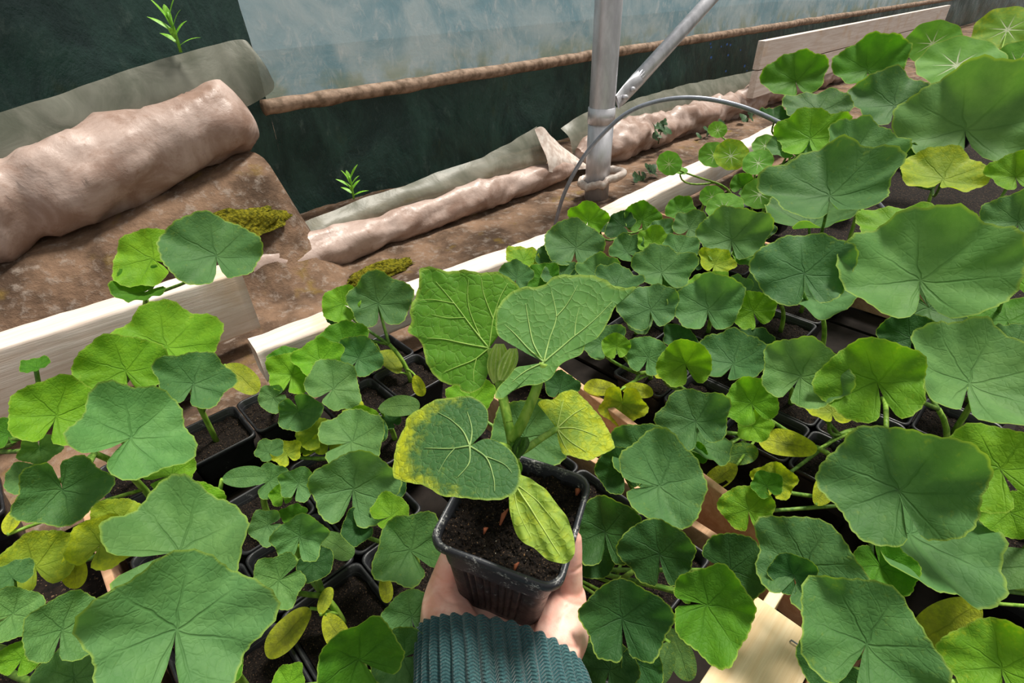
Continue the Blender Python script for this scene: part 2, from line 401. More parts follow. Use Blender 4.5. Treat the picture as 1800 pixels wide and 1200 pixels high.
def flap(name, label, tops, vtop, vbot, zbots, mat, seed, bulge=.02):
    """hanging film: tops = list of world points of its upper edge; zbots = height of its lower edge"""
    T = cr([p for p in tops], 12); n = len(T); nz = 9; vs = []
    for i, p in enumerate(T):
        u, v = touv(p); zb = zbots[0]+(zbots[1]-zbots[0])*i/(n-1)
        for j in range(nz):
            t = j/(nz-1); z = p.z*(1-t)+zb*t
            vv = vtop*(1-t)+vbot*t - bulge*math.sin(t*math.pi) + .010*fn(u*8, t*2, seed)+.005*fn(u*26, t*2+u*9, seed)
            vs.append(uv(u+.03*t*fn(u*3, seed), vv, z+.004*fn(u*14, t*3, seed)))
    o = add('flap', vs, grid_faces(n, nz), mat, label); return o
flap('film_flap', SB1,
     [onv(x, y, 1.15) for x, y in [(452, 415), (500, 403), (580, 372), (650, 345), (720, 322), (790, 296), (860, 270), (905, 245), (945, 222)]], 1.15, 1.12, (.045, .05), M_FILM, 4)
flap('film_flap', SB1,
     [onv(x, y, 1.13) for x, y in [(938, 226), (950, 222), (970, 240), (990, 258), (1010, 274), (1026, 292)]], 1.13, 1.07, (.055, .012), M_WHITEP, 6, .012)
flap('film_flap', SB2,
     [onv(x, y, 1.20) for x, y in [(985, 225), (1030, 198), (1085, 188), (1130, 170), (1200, 150), (1280, 134), (1350, 120), (1430, 104), (1520, 86)]], 1.20, 1.15, (.05, .05), M_FILM, 8)
flap('film_flap', SB3,
     [onv(x, y, 1.31) for x, y in [(-160, 250), (-60, 216), (20, 190), (120, 160), (225, 122), (300, 100), (370, 80), (425, 70), (440, 82)]], 1.31, 1.27, (.20, .36), M_FILM, 14, .012)

# timber beams at the far side of the crates
def beam(name, label, p0, p1, z0, z1, wd, seed):
    a, b = uv(*p0), uv(*p1); d = (b-a); L = d.length; X = d.normalized(); N = V((-X.y, X.x, 0)); n = 60; prof = []
    k = 5; rc = .006
    hw, hh = wd/2, (z1-z0)/2
    for cx, cz, a0 in [(hw-rc, hh-rc, 0), (-hw+rc, hh-rc, 90), (-hw+rc, -hh+rc, 180), (hw-rc, -hh+rc, 270)]:
        for q in range(k):
            aa = math.radians(a0+90*q/(k-1)); prof.append((cx+rc*math.cos(aa), cz+rc*math.sin(aa)))
    vs = []
    for i in range(n):
        t = i/(n-1)
        for q, (x, z) in enumerate(prof):
            wob = .0022*fn(t*L*9, x*30+seed, z*30)+.0012*fn(t*L*40, x*60, z*60+seed)
            vs.append(a + X*(L*t) + N*(x-hw+wob) + V((0, 0, (z0+z1)/2+z+wob)))
    fs = grid_faces(n, len(prof), True); m_ = len(prof)
    fs.append(tuple(range(m_))); fs.append(tuple((n-1)*m_+q for q in range(m_))[::-1])
    return tag(add(name, vs, fs, M_BEAM), label, 'timber')
beam('timber_beam', 'pale weathered timber beam behind the left crate, below the muddy bundle', (.150, .737), (.734, .676), .045, .103, .048, 1)
beam('timber_beam', 'pale weathered timber beam running past the pole foot to the right', (.738, .676), (2.3, .758), .045, .103, .055, 2)
beam('timber_beam', 'thick pale timber beam beside the earth bank at far left', (-.62, .94), (.205, .915), .035, .150, .05, 3)
rb = empty('raised_bed_edge', uv(1.5, .6, 0), 'high pale timber board edging the bed at far right', 'timber')
q = [at(1345, 72, .30)]
(u0_, v0_) = touv(q[0]); u1_, v1_ = u0_+3.4, v0_+.02
board('plank', (u0_, v0_), (u1_, v1_), .19, .30, .03, M_BEAM, rb)
board('plank', (u0_, v0_), (u1_, v1_), .075, .185, .03, M_BEAM, rb)
for t in (.04, .5, .96):
    pu, pv = u0_+(u1_-u0_)*t, v0_+(v1_-v0_)*t
    vs, fs = box_vf(uv(pu, pv+.05, .14), D1*.02, DV*.02, V((0, 0, .15)), .002); add('post', vs, fs, M_BEAM, rb, smooth=False)

# crates
cA = empty('wooden_crate', uv(.12, .35, 0), 'shallow pale wooden crate under the held pot, full of seedlings', 'crate')
board('side_board', (-.085, .01), (-.085, .655), .01, .085, .008, M_TAN, cA)
board('side_board', (.338, .03), (.329, .43), .01, .080, -.009, M_TAN, cA)
board('end_board', (-.09, .02), (.335, .02), .01, .08, .010, M_PINE, cA)
vs, fs = box_vf(uv(.19, .008, .0945), D1*.108, DV*.026, V((0, 0, .0055)), .001)
pl = add('top_slat', vs, fs, M_PINE, cA, smooth=False)
vs, fs = box_vf(uv(.285, .016, .045), D1*.012, DV*.012, V((0, 0, .042)), .001); add('corner_post', vs, fs, M_PINE, cA, smooth=False)
vs, fs = box_vf(uv(.19, -.028, .078), D1*.11, DV*.008, V((0, 0, .010)), .001); add('lower_slat', vs, fs, M_TAN, cA, smooth=False)
p = uv(.281, .000, .1); tube('staple', [p, p+V((0, 0, .0022)), p+D1*.001-DV*.012+V((0, 0, .0022)), p+D1*.001-DV*.012], .0007, M_WIRE, pl, 6)
for i in range(4):
    vs, fs = box_vf(uv(-.03+.1*i, .335, .004), D1*.046, DV*.32, V((0, 0, .003)), .001); add('floor_slat', vs, fs, M_DARKFLOOR, cA, smooth=False)
cB = empty('wooden_crate', uv(.6, .2, 0), 'wooden crate with a tan side board, right of the held pot', 'crate')
board('side_board', (.352, -.05), (.411, .362), .01, .100, -.009, M_TAN, cB)
board('end_board', (.45, .61), (1.0, .61), .01, .085, .008, M_TAN, cB)
board('side_board', (1.02, -.05), (1.02, .61), .01, .085, -.009, M_TAN, cB)
for i in range(6):
    vs, fs = box_vf(uv(.50+.1*i, .25, .004), D1*.046, DV*.35, V((0, 0, .003)), .001); add('floor_slat', vs, fs, M_DARKFLOOR, cB, smooth=False)

# ------------------------------------------------------------------ pole, brace, hoop
pb = at(1048, 345, 0); zt = 1.35
po = empty('metal_pole', pb, 'upright galvanised steel pole standing against the film wall', 'pole')
tube('post', [pb+V((0, 0, z)) for z in (-.01, .1, .24, .5, .9, zt)], .0345, M_METAL, po, 28)
tube('sleeve_joint', [pb+V((0, 0, z)) for z in (.205, .2055, .245, .2455)], [.0345, .0372, .0372, .0345], M_METAL, po, 28)
tube('lower_sleeve', [pb+V((0, 0, z)) for z in (.0, .205)], .0352, M_METAL, po, 28)
b0 = onplane(1098, 165, pb-DV*.03, DV); b1 = onplane(1275, -30, pb-DV*.03, DV); bd = (b1-b0).normalized()
br = empty('diagonal_brace', b0, 'thin diagonal metal brace tube bolted beside the pole', 'pole')
b2 = b0+bd*1.1
tube('tube', [b0+bd*.06, b2], .0195, M_METAL, br, 20)
sd_ = bd.cross(DV).normalized(); vs = []
for t, wd, th in [(-.035, .020, .004), (.0, .024, .005), (.03, .024, .009), (.062, .0198, .0196), (.085, .0192, .0192)]:
    for k in range(16):
        aa = 2*math.pi*k/16; vs.append(b0+bd*t+sd_*math.cos(aa)*wd+DV*math.sin(aa)*th)
fs = grid_faces(5, 16, True); fs.append(tuple(range(16))); add('flattened_end', vs, fs, M_METAL, br)
for t in (-.012, .022): tube('bolt', [b0+bd*t-DV*.004, b0+bd*t-DV*.016], .006, M_METAL, br, 8)
# white plastic scrap tied round the pole foot
vs = []
for i in range(40):
    a = 2*math.pi*i/40
    for j in range(8):
        b = 2*math.pi*j/8
        rr = .046+.010*fn(i*.4, 2)+(.030*max(0, math.cos(a-math.radians(5)))**6)
        c = pb+V((math.cos(a)*rr, math.sin(a)*rr, .052+.014*math.cos(a-.2)+.006*fn(i*.5, 7)))
        r2 = .012+.004*fn(i*.6, j, 5)
        vs.append(c+V((math.cos(a)*math.cos(b)*r2*.9, math.sin(a)*math.cos(b)*r2*.9, math.sin(b)*r2)))
fs = [(i*8+j, i*8+(j+1) % 8, ((i+1) % 40)*8+(j+1) % 8, ((i+1) % 40)*8+j) for i in range(40) for j in range(8)]
tag(add('plastic_scrap', vs, fs, M_WHITEP), 'twisted scrap of whitish plastic tied round the pole foot', 'plastic scrap')
# hoop
h0 = at(972, 412, .0); h1 = at(1640, 470, .0)
hn = V((-(h1-h0).y, (h1-h0).x, 0)).normalized()
hp = [onplane(x, y, h0, hn) for x, y in [(972, 412), (990, 345), (1022, 282), (1060, 235), (1105, 197), (1160, 177), (1220, 172), (1285, 182), (1350, 206), (1430, 250), (1510, 320), (1580, 400)]]
hp.append(h1)
tag(tube('wire_hoop', cr(hp, 8), .0046, M_WIRE, seg=10), 'thin grey wire hoop arching in front of the pole', 'hoop')
tag(tube('wire_rod', [at(1285, 370, .13), at(1310, 360, .14), at(1365, 336, .15)], .006, M_WIRE, seg=10), 'short grey rod among the round leaves at right', 'rod')

# moss, weeds
def blob(name, label, c, rx, ry, rz, mat, cat, seed):
    vs = []; nu, nv = 48, 16
    for i in range(nu):
        for j in range(nv):
            a = 2*math.pi*i/nu; b = math.pi/2*j/(nv-1)
            r = 1+.30*fn(math.cos(a)*2, math.sin(a)*2, b*2+seed)+.18*fn(math.cos(a)*9, math.sin(a)*9, b*9+seed)
            vs.append(c + D1*math.cos(a)*math.cos(b)*rx*r + DV*math.sin(a)*math.cos(b)*ry*r + V((0, 0, math.sin(b)*rz*r-.004)))
    fs = [(i*nv+j, ((i+1) % nu)*nv+j, ((i+1) % nu)*nv+j+1, i*nv+j+1) for i in range(nu) for j in range(nv-1)]
    return tag(add(name, vs, fs, mat), label, cat)
blob('moss_patch', 'olive moss patch on the earth under the muddy bundle', at(668, 478, .0), .085, .028, .022, M_MOSS, 'moss', 3)
blob('moss_patch', 'mustard moss patch under the thick bundle at far left', uv(.25, 1.115, .12), .14, .035, .05, M_MOSS, 'moss', 8)
def blade_vf(vs, fs, b, tip, wd, sag):
    mid = (b+tip)/2+V((0, 0, sag)); P = bez(b, mid, tip, 6); s = (tip-b).cross(V((0, 0, 1)))
    s = (s if s.length > 1e-5 else V((1, 0, 0))).normalized(); k = len(vs)
    s = (s+RT*.6).normalized()
    for i, q in enumerate(P):
        t = i/6; wv = wd*math.sin(math.pi*min(1, .12+t*.86))**.8
        vs += [q-s*wv, q+V((0, 0, .15*wv)), q+s*wv]
    for i in range(6):
        a = k+i*3; fs += [(a, a+1, a+4, a+3), (a+1, a+2, a+5, a+4)]
def weed(label, px, py, v, sc, seed):
    rnd = random.Random(seed); b = onv(px, py, v); e = empty('weed', b, label, 'weed')
    top = b+V((0, 0, .05*sc)); tube('stem', bez(b, b+V((.003, 0, .03*sc)), top, 4), .0022*sc, M_WEED, e, 6)
    for k in range(9):
        a = k*2.4; t = .15+.8*k/9; p = b.lerp(top, t)
        vs, fs = [], []
        blade_vf(vs, fs, p, p+V((math.cos(a)*.035*sc*(1.1-t*.5), math.sin(a)*.012*sc, (.006+.028*t)*sc)), .0045*sc, .006*sc)
        add('leaf', vs, fs, M_WEED, e)
weed('small bright weed sprouting above the grey film in front of dark sheet', 622, 350, 1.2, 1.15, 1)
weed('bright weed sprouting above the film flap at far left', 318, 92, 1.3, 1.35, 2)
def ivy(label, cx, cy, v, spread, n, seed):
    rnd = random.Random(seed); b = onv(cx, cy, v); e = empty('creeping_weed', b, label, 'weed')
    for k in range(n):
        p = b+D1*rnd.uniform(-spread, spread)+V((0, 0, rnd.uniform(-.02, .03)))-DV*rnd.uniform(0, .03)
        sz = rnd.uniform(.014, .026); nn = (V((0, 0, 1))*rnd.uniform(.2, 1)-DV*.8+D1*rnd.uniform(-.5, .5)).normalized()
        ex = nn.orthogonal().normalized(); ex = Quaternion(nn, rnd.uniform(0, 6)) @ ex; ey = nn.cross(ex); vs = [p]
        for i in range(12):
            a = 2*math.pi*i/12; r = sz*(.75+.25*math.cos(3*a)); vs.append(p+ex*math.cos(a)*r+ey*math.sin(a)*r+nn*.2*r*math.cos(2*a))
        add('leaf', vs, [(0, 1+i, 1+(i+1) % 12) for i in range(12)], M_IVY, e)
    tube('stem', [b-V((0, 0, .05)), b+D1*.01, b+V((0, 0, .02))], .002, M_IVY, e, 6)
ivy('dark creeping weed in front of the folded bundle, right of the pole', 1160, 228, 1.06, .07, 9, 1)
ivy('dark creeping weed behind the round yellow-spotted leaf', 1245, 232, 1.05, .10, 9, 2)
ivy('low dark weed on the earth just right of pole foot', 1122, 312, .93, .05, 9, 3)
ivy('dark creeping weed at the end of the pale beam', 1305, 212, 1.05, .10, 8, 4)

# ------------------------------------------------------------------ leaves
def leaf_mesh(name, kind, seed, rings=7, segs=90):
    rnd = random.Random(seed); vs = [V((0, 0, 0))]; uvs = [(0, 0)]; ed = [0.0]; ye = [0.0]
    ph = rnd.uniform(0, 6.28); p2 = rnd.uniform(0, 6.28)
    cup = rnd.uniform(.10, .55); rip = rnd.uniform(.05, .13); fold = rnd.uniform(0, .40); drp = rnd.uniform(-.1, .30)
    lob = rnd.uniform(.015, .055); sin_w = rnd.uniform(.06, .15); apr = rnd.uniform(.10, .65); lift2 = rnd.uniform(0, .25); asy = rnd.uniform(-.05, .05); nr = rnd.choice([3, 4, 5])
    def outline(a):
        if kind == 'melon':
            r = .56+.05*math.cos(a)+lob*math.cos(5*a+.2*math.sin(ph))+asy*math.sin(a)+.02*math.sin(3*a+ph)
            r *= 1-.90*math.exp(-((math.pi-abs(a))/sin_w)**2)
            tt = (a*15/math.pi+ph) % 1.0
            return r*(1+.034*(1-abs(tt*2-1))+.008*math.sin(11*a+p2)+.010*math.sin(7*a+ph))
        if kind == 'cot':   # elongated oval, attached at its end
            return 1.15*max(.02, math.cos(a*.5)**1.0)*(.36+.64*math.exp(-(a/.55)**2)) if abs(a) < math.pi/2 else .03
        return .5+.012*math.cos(9*a)+.03*math.cos(a+ph)
    for k in range(1, rings+1):
        t = (k/rings)**.85
        for j in range(segs):
            a = -math.pi+2*math.pi*(j+.5)/segs
            if kind == 'cot':
                # oval in its own coordinates
                ox, oy = .52, 0; x = .52+.52*t*math.cos(a); y = .27*t*math.sin(a)*(1.05+.12*math.cos(a))
                z = .10*y*y*4-.10*(x-.3)**2 + .02*math.sin(4*a+ph)*t*t
                z += .06*abs(y)
            else:
                R = outline(a); x = R*t*math.cos(a)*.86; y = R*t*math.sin(a); r = R*t
                z = cup*r*r + rip*(t**2.4)*math.sin(nr*a+ph)*.9*R + .03*t**3*math.sin(9*a+p2)*R*2 + fold*abs(y)*.6 - drp*max(0, x)**2 + apr*max(0, .03-x)**1.25
                z += .014*fn(x*6, y*6, seed)
                if kind == 'nast': z = .10*r*r+.03*t*t*math.sin(3*a+ph)+.012*math.sin(9*a)*t*t
            vs.append(V((x, y, z))); uvs.append((x, y)); ed.append(t if kind != 'cot' else t*.97)
            ye.append(max(0, min(1, (t-.25)/.75)) if kind != 'cot' else .35+.65*t)
    if kind == 'cot': vs[0] = V((.52, 0, 0)); uvs[0] = (.52, 0)
    fs = [(0, 1+j, 1+(j+1) % segs) for j in range(segs) if kind != 'melon' or j != segs-1]
    for k in range(rings-1):
        for j in range(segs):
            if kind == 'melon' and j == segs-1: continue
            if kind == 'cot' and seed == 3 and k in (2, 3) and 24 <= j <= 29: continue   # eaten hole
            a = 1+k*segs; j2 = (j+1) % segs; fs.append((a+j, a+segs+j, a+segs+j2, a+j2))
    me = meshdata(name, vs, fs, True, uvs, {'edge': ed, 'yel': ye})
    me.materials.append({'melon': M_LEAF, 'cot': M_LEAF, 'nast': M_NAST}[kind])
    xs = [q.x for q in vs]; ys = [q.y for q in vs]
    me['cx'] = (max(xs)+min(xs))/2; me['wd'] = max(ys)-min(ys); me['ln'] = max(xs)-min(xs)
    return me
LM = {'melon': [leaf_mesh('melon_leaf', 'melon', s) for s in range(20, 36)],
      'cot': [leaf_mesh('seed_leaf', 'cot', s, 6, 40) for s in range(4)],
      'nast': [leaf_mesh('round_leaf', 'nast', s, 5, 54) for s in range(3)]}
KIND = {  # colour (sRGB), yellowing; backlight, light and shade put into greens b, G, d
    'g': ((88, 132, 74), .14), 'G': ((108, 154, 88), .08), 'b': ((118, 170, 36), .15), 'd': ((54, 98, 46), .08), 'B': ((82, 140, 30), .10),
    'y': ((150, 172, 50), .75), 'c': ((96, 136, 70), .1), 'Y': ((150, 160, 52), .8), 'n': ((118, 176, 66), .05), 'N': ((140, 186, 60), .5)}
def tocam(p): return (CAM-p).normalized()
lrnd = random.Random(99)
def place_leaf(parent, spec, zdef):
    x, y, wpx, k = spec[:4]
    opt = spec[4] if len(spec) > 4 else {}
    z = opt.get('z', zdef+lrnd.uniform(-.012, .012))
    col, ya = KIND[k]
    fam = 'cot' if k in 'cY' else 'nast' if k in 'nN' else 'melon'
    rot = math.radians(opt.get('rot', 90+lrnd.uniform(-40, 40)))
    lift = math.radians(opt.get('lift', lrnd.uniform(15, 40))+(6 if fam == 'melon' else 0)); roll = math.radians(opt.get('roll', lrnd.uniform(-16, 16)))
    c = at(x, y, z); tc = tocam(c); hz = V((tc.x, tc.y, 0)).normalized()
    n = V((0, 0, 1))*math.cos(lift)+hz*math.sin(lift); n = Quaternion(hz, roll) @ n; n.normalize()
    d = RT*math.cos(rot)+UP*math.sin(rot)
    # image direction carried onto the leaf plane along the view ray
    ex = onplane(x+20*math.cos(rot), y-20*math.sin(rot), c, n)-c
    ex = (ex-n*ex.dot(n)).normalized(); ey = n.cross(ex)
    vk = lrnd.randrange(100) % (3 if fam == 'cot' else len(LM[fam])); me = LM[fam][opt.get('var', vk)]
    size = wpx*depth(c)/FPX*(1.11 if z < .22 else 1.06)
    if fam == 'cot': sc = size/me['ln']
    else: sc = size/me['wd']
    sc = min(sc, .30)
    o = bpy.data.objects.new('seed_leaf' if fam == 'cot' else 'leaf', me); COL.objects.link(o)
    o.parent = parent; o.matrix_parent_inverse = Matrix.Translation(-parent.location)
    org = c-ex*(me['cx']*sc)
    M = Matrix.Identity(4)
    for i in range(3): M[i][0] = ex[i]*sc; M[i][1] = ey[i]*sc; M[i][2] = n[i]*sc; M[i][3] = org[i]
    o.matrix_basis = M
    j = lrnd.uniform(.88, 1.12); cc = srgb(*col)
    o.color = (cc[0]*j*lrnd.uniform(.92, 1.08), cc[1]*j, cc[2]*j*lrnd.uniform(.88, 1.12), opt.get('ya', ya))
    return org, n, ex, fam

def pot_mesh():
    vs = []; prof = [(.027, 0), (.027, .001), (.0345, .066), (.0345, .068), (.0378, .0685), (.0385, .0745), (.0372, .076), (.0355, .0745), (.0335, .060), (.028, .006)]
    k = 5; ring = []
    for a0, sx, sy in [(0, 1, 1), (90, -1, 1), (180, -1, -1), (270, 1, -1)]:
        for q in range(k):
            aa = math.radians(a0+90*q/(k-1)); ring.append((sx, sy, math.cos(aa), math.sin(aa)))
    for hw, z in prof:
        rc = .008
        for sx, sy, c, s in ring: vs.append(V((sx*(hw-rc)+rc*c, sy*(hw-rc)+rc*s, z)))
    n = len(ring); fs = grid_faces(len(prof), n, True); fs.append(tuple(range(n))[::-1]); fs.append(tuple((len(prof)-1)*n+i for i in range(n)))
    me = meshdata('pot', vs, fs, True); me.materials.append(M_POT); return me
def soil_mesh(hw=.0335, z0=.064, n=15, seed=1):
    vs = []
    for i in range(n):
        for j in range(n):
            x = -hw+2*hw*i/(n-1); y = -hw+2*hw*j/(n-1)
            vs.append(V((x, y, z0+.004*fn(x*90, y*90, seed)+.003*fn(x*240, y*240, seed))))
    me = meshdata('soil', vs, grid_faces(n, n), False); me.materials.append(M_SOIL); return me
POT = pot_mesh(); SOIL = soil_mesh()
QUV = Matrix.Rotation(math.atan2(D1.y, D1.x), 4, 'Z')
PITCH = .078; occ = set()
RECT = [(-.075, .315, .045, .65), (.455, 6, -.9, .60), (-1.2, -.105, -.1, .86), (-.105, .15, .665, .865), (.10, .42, -.95, -.045)]
ZONE = {1: [1, 4, 0], 2: [2, 3, 0]}
def cell_free(i, j, zone=None):
    u, v = .045+PITCH*i, .274+PITCH*j
    if (i, j) in occ: return None
    for a, b, c, d in (RECT[:3] if zone is None else [RECT[k] for k in ZONE[zone]]):
        if a+.036 <= u <= b-.0355 and c+.036 <= v <= d-.036:
            if a == .455 and u < .40+.14*v+.045: continue
            return u, v
    return None
def nearest_cell(u, v, zone=None):
    i0, j0 = round((u-.045)/PITCH), round((v-.274)/PITCH); best = None
    for di in range(-6, 7):
        for dj in range(-6, 7):
            c = cell_free(i0+di, j0+dj, zone)
            if c:
                d = (c[0]-u)**2+(c[1]-v)**2
                if best is None or d < best[0]: best = (d, i0+di, j0+dj, c)
    occ.add((best[1], best[2])); return best[3]
PZ0 = .008
def plant(label, leaves, base=None, z=.17, name='melon_seedling', cat='seedling', group='melon seedlings in black pots', zone=None):
    cs = [at(q[0], q[1], (q[4] if len(q) > 4 else {}).get('z', z)) for q in leaves]
    if base: bu, bv = touv(at(base[0], base[1], .075))
    else:
        c = sum(cs, V((0, 0, 0)))/len(cs); c = c+V((c.x, c.y, 0)).normalized()*.035; bu, bv = touv(c)
    ou, ov = bu, bv; bu, bv = nearest_cell(bu, bv, zone)
    rr_ = math.hypot(bu-ou, bv-ov)
    if rr_ > .07: print('REACH %.3f' % rr_, label)
    b = uv(bu, bv, PZ0)
    e = empty(name, b, label, cat, group)
    for nm, me in (('pot', POT), ('soil', SOIL)):
        o = bpy.data.objects.new(nm, me); COL.objects.link(o); o.parent = e; o.matrix_parent_inverse = Matrix.Translation(-b)
        o.matrix_basis = Matrix.Translation(b) @ QUV
    info = [place_leaf(e, q, z) for q in leaves]
    tall = [o for o, n, ex, f in info if f != 'cot'] or [o for o, n, ex, f in info]
    cen = sum(tall, V((0, 0, 0)))/len(tall)
    s0 = b+V((0, 0, .062)); zt = max(s0.z+.03, min(q.z for q in tall)-.035)
    top = s0.lerp(V((cen.x, cen.y, s0.z)), .35); top.z = zt
    stem = bez(s0, s0+V((0, 0, (zt-s0.z)*.6)), top, 6)
    tube('stem', stem, [.0034-.0008*i/6 for i in range(7)], M_STEM, e, 7)
    for o, n, ex, f in info:
        if f == 'cot':
            st = stem[2] if o.z > stem[2].z else stem[1]
            ctrl = (st+o)/2+V((0, 0, .004)); r = (.0018, .0014)
        else:
            st = top if o.z > top.z else stem[4]; ctrl = o - n*min(.05, (o-st).length*.5) - V((0, 0, .008)); r = (.0023, .0017)
            if f == 'nast': ctrl = o-n*.05
        tube('petiole', bez(st, ctrl, o-n*.0005, 7), [r[0]+(r[1]-r[0])*i/7 for i in range(8)], M_STEM if f == 'cot' else M_STEMD if f == 'melon' else M_STEM, e, 6)
    return e
# ------------------------------------------------------------------ seedlings in the crates
D = dict
# left crate, in front of the beam and round the held pot
plant('seedling with two leaves on long stalks standing out against the pale beam', [
    (663, 526, 106, 'g', D(z=.185, rot=100, lift=50, roll=0)), (600, 533, 66, 'b', D(z=.185, rot=150, lift=45)), (596, 556, 50, 'd', D(z=.165, rot=170, lift=20)),
    (686, 634, 56, 'Y', D(z=.10, rot=130, ya=.35)), (736, 678, 36, 'Y', D(z=.10, rot=-70, lift=60, ya=.9))], (722, 668))
plant('seedling behind the shiny green cluster, one folded leaf against the beam end', [
    (515, 655, 84, 'b', D(z=.17, lift=45, rot=70)), (505, 632, 60, 'B', D(z=.16, rot=100)), (526, 726, 72, 'g', D(z=.15, rot=-70, lift=45)), (478, 700, 50, 'G', D(z=.16, rot=200))], (520, 735))
plant('seedling with a heart-shaped leaf facing right, left of the long-stalked one', [
    (590, 680, 98, 'G', D(z=.17, rot=40, lift=35)), (562, 630, 82, 'b', D(z=.175, lift=35, rot=100)), (620, 716, 44, 'y', D(z=.13, rot=20))], (590, 720))
plant('seedling with dull rounded leaves close under the pale beam', [
    (607, 603, 88, 'B', D(z=.165, rot=110, lift=35)), (632, 626, 78, 'g', D(z=.165, rot=60, lift=40))], (640, 650))
plant('seedling with an oval pale-edged leaf left of the held lower leaf', [
    (702, 714, 64, 'c', D(z=.13, rot=5, lift=30)), (688, 740, 40, 'd', D(z=.11)), (660, 755, 48, 'd', D(z=.13, rot=30))], (680, 775))
plant('seedling with a broad grey-green leaf over yellowed lower leaves', [
    (626, 772, 116, 'G', D(z=.16, rot=25, lift=12)), (632, 742, 62, 'b', D(z=.15, lift=45)), (558, 760, 62, 'y', D(z=.12, ya=.6)), (578, 775, 50, 'y', D(z=.11)), (503, 795, 50, 'y', D(z=.12, lift=40)), (535, 790, 40, 'y', D(z=.11))], (570, 800))
plant('seedling with one large cupped leaf midway between beam and held pot', [
    (622, 852, 140, 'G', D(z=.175, rot=80, lift=48, roll=5)), (688, 855, 62, 'd', D(z=.13, rot=-40)), (655, 880, 40, 'y', D(z=.12, rot=-60))], (665, 880))
plant('seedling with a tall pale toothed leaf in the lower left of the crate', [
    (526, 846, 64, 'G', D(z=.17, rot=70, lift=50)), (497, 868, 40, 'b', D(z=.16, rot=100, lift=40)), (478, 842, 62, 'G', D(z=.165, rot=30, lift=40)), (470, 792, 46, 'g', D(z=.16))], (500, 890))
plant('seedling on a thick pale stem with yellow seed leaves in the lower left', [
    (527, 937, 88, 'G', D(z=.19, rot=82, lift=55)), (485, 1024, 92, 'G', D(z=.185, rot=215, lift=30)), (553, 992, 62, 'd', D(z=.15, rot=-40, lift=30)), (466, 925, 60, 'G', D(z=.18, rot=200, lift=40)),
    (507, 1110, 84, 'Y', D(z=.10, rot=228, lift=15, ya=.55)), (590, 1112, 66, 'Y', D(z=.105, rot=-60, lift=35, ya=.6)), (572, 1055, 40, 'Y', D(z=.12, rot=70, ya=.5))], (540, 1085))
plant('seedling with a mottled oval seed leaf beside an open square pot', [
    (590, 958, 66, 'c', D(z=.11, rot=-30, lift=30)), (516, 905, 44, 'B', D(z=.14))], (590, 985))
plant('seedling with a flat rounded leaf touching the left corner of the held pot', [
    (716, 962, 128, 'g', D(z=.165, rot=130, lift=30)), (628, 930, 60, 'd', D(z=.15, rot=190, lift=20)), (690, 905, 70, 'b', D(z=.17, rot=35, lift=10)), (678, 1035, 40, 'Y', D(z=.11, rot=-80, ya=.6))], (705, 1010))
plant('seedling with a dark toothed backlit leaf left of the knitted sleeve', [
    (624, 1156, 150, 'B', D(z=.19, rot=150, lift=50, roll=10)), (505, 1197, 60, 'b', D(z=.17))], (640, 1190))
plant('seedling with a wavy folded leaf right against the knitted sleeve', [
    (722, 1078, 92, 'G', D(z=.16, rot=100, lift=45)), (702, 1158, 104, 'g', D(z=.165, rot=200, lift=35)), (728, 1180, 50, 'B', D(z=.13))], (715, 1130))
plant('seedling half hidden behind the held plant stem', [
    (925, 760, 130, 'g', D(z=.15, rot=60, lift=35)), (828, 700, 80, 'b', D(z=.15, rot=90)), (985, 680, 60, 'd', D(z=.15))], (900, 800))
plant('seedling with a dark cupped leaf touching the right side of held pot', [
    (1062, 928, 124, 'd', D(z=.165, rot=100, lift=40)), (1050, 975, 80, 'd', D(z=.14, rot=-60))], (1060, 960))
plant('seedling with a wide wavy leaf hanging over the tan board', [
    (1166, 852, 160, 'g', D(z=.185, rot=10, lift=20)), (1132, 795, 120, 'g', D(z=.165, rot=60, lift=40)), (1092, 822, 84, 'd', D(z=.16, rot=110, lift=45))], (1110, 905))
plant('seedling with one upright puckered leaf below the tan board', [
    (1158, 968, 124, 'd', D(z=.18, rot=100, lift=50)), (1098, 945, 34, 'c', D(z=.11, rot=100, ya=.4))], (1165, 1040))
plant('seedling with the largest dark leaf, right of the sleeve', [
    (1092, 1078, 146, 'd', D(z=.185, rot=95, lift=40)), (1072, 1172, 100, 'd', D(z=.15, rot=80, lift=30)), (1130, 1165, 70, 'd', D(z=.15, rot=40, lift=40))], (1100, 1130))
plant('seedling with a bright toothed heart leaf above the pine slat', [
    (1252, 1064, 146, 'B', D(z=.175, rot=-10, lift=35)), (1290, 1005, 116, 'd', D(z=.16, rot=-20, lift=35)), (1212, 1040, 40, 'B', D(z=.14)), (1196, 1150, 74, 'c', D(z=.105, rot=-70, ya=.2)), (1165, 1165, 64, 'c', D(z=.11, rot=-110, ya=.2)), (1158, 1072, 44, 'Y', D(z=.11, rot=-60, ya=.5))], (1178, 1100))
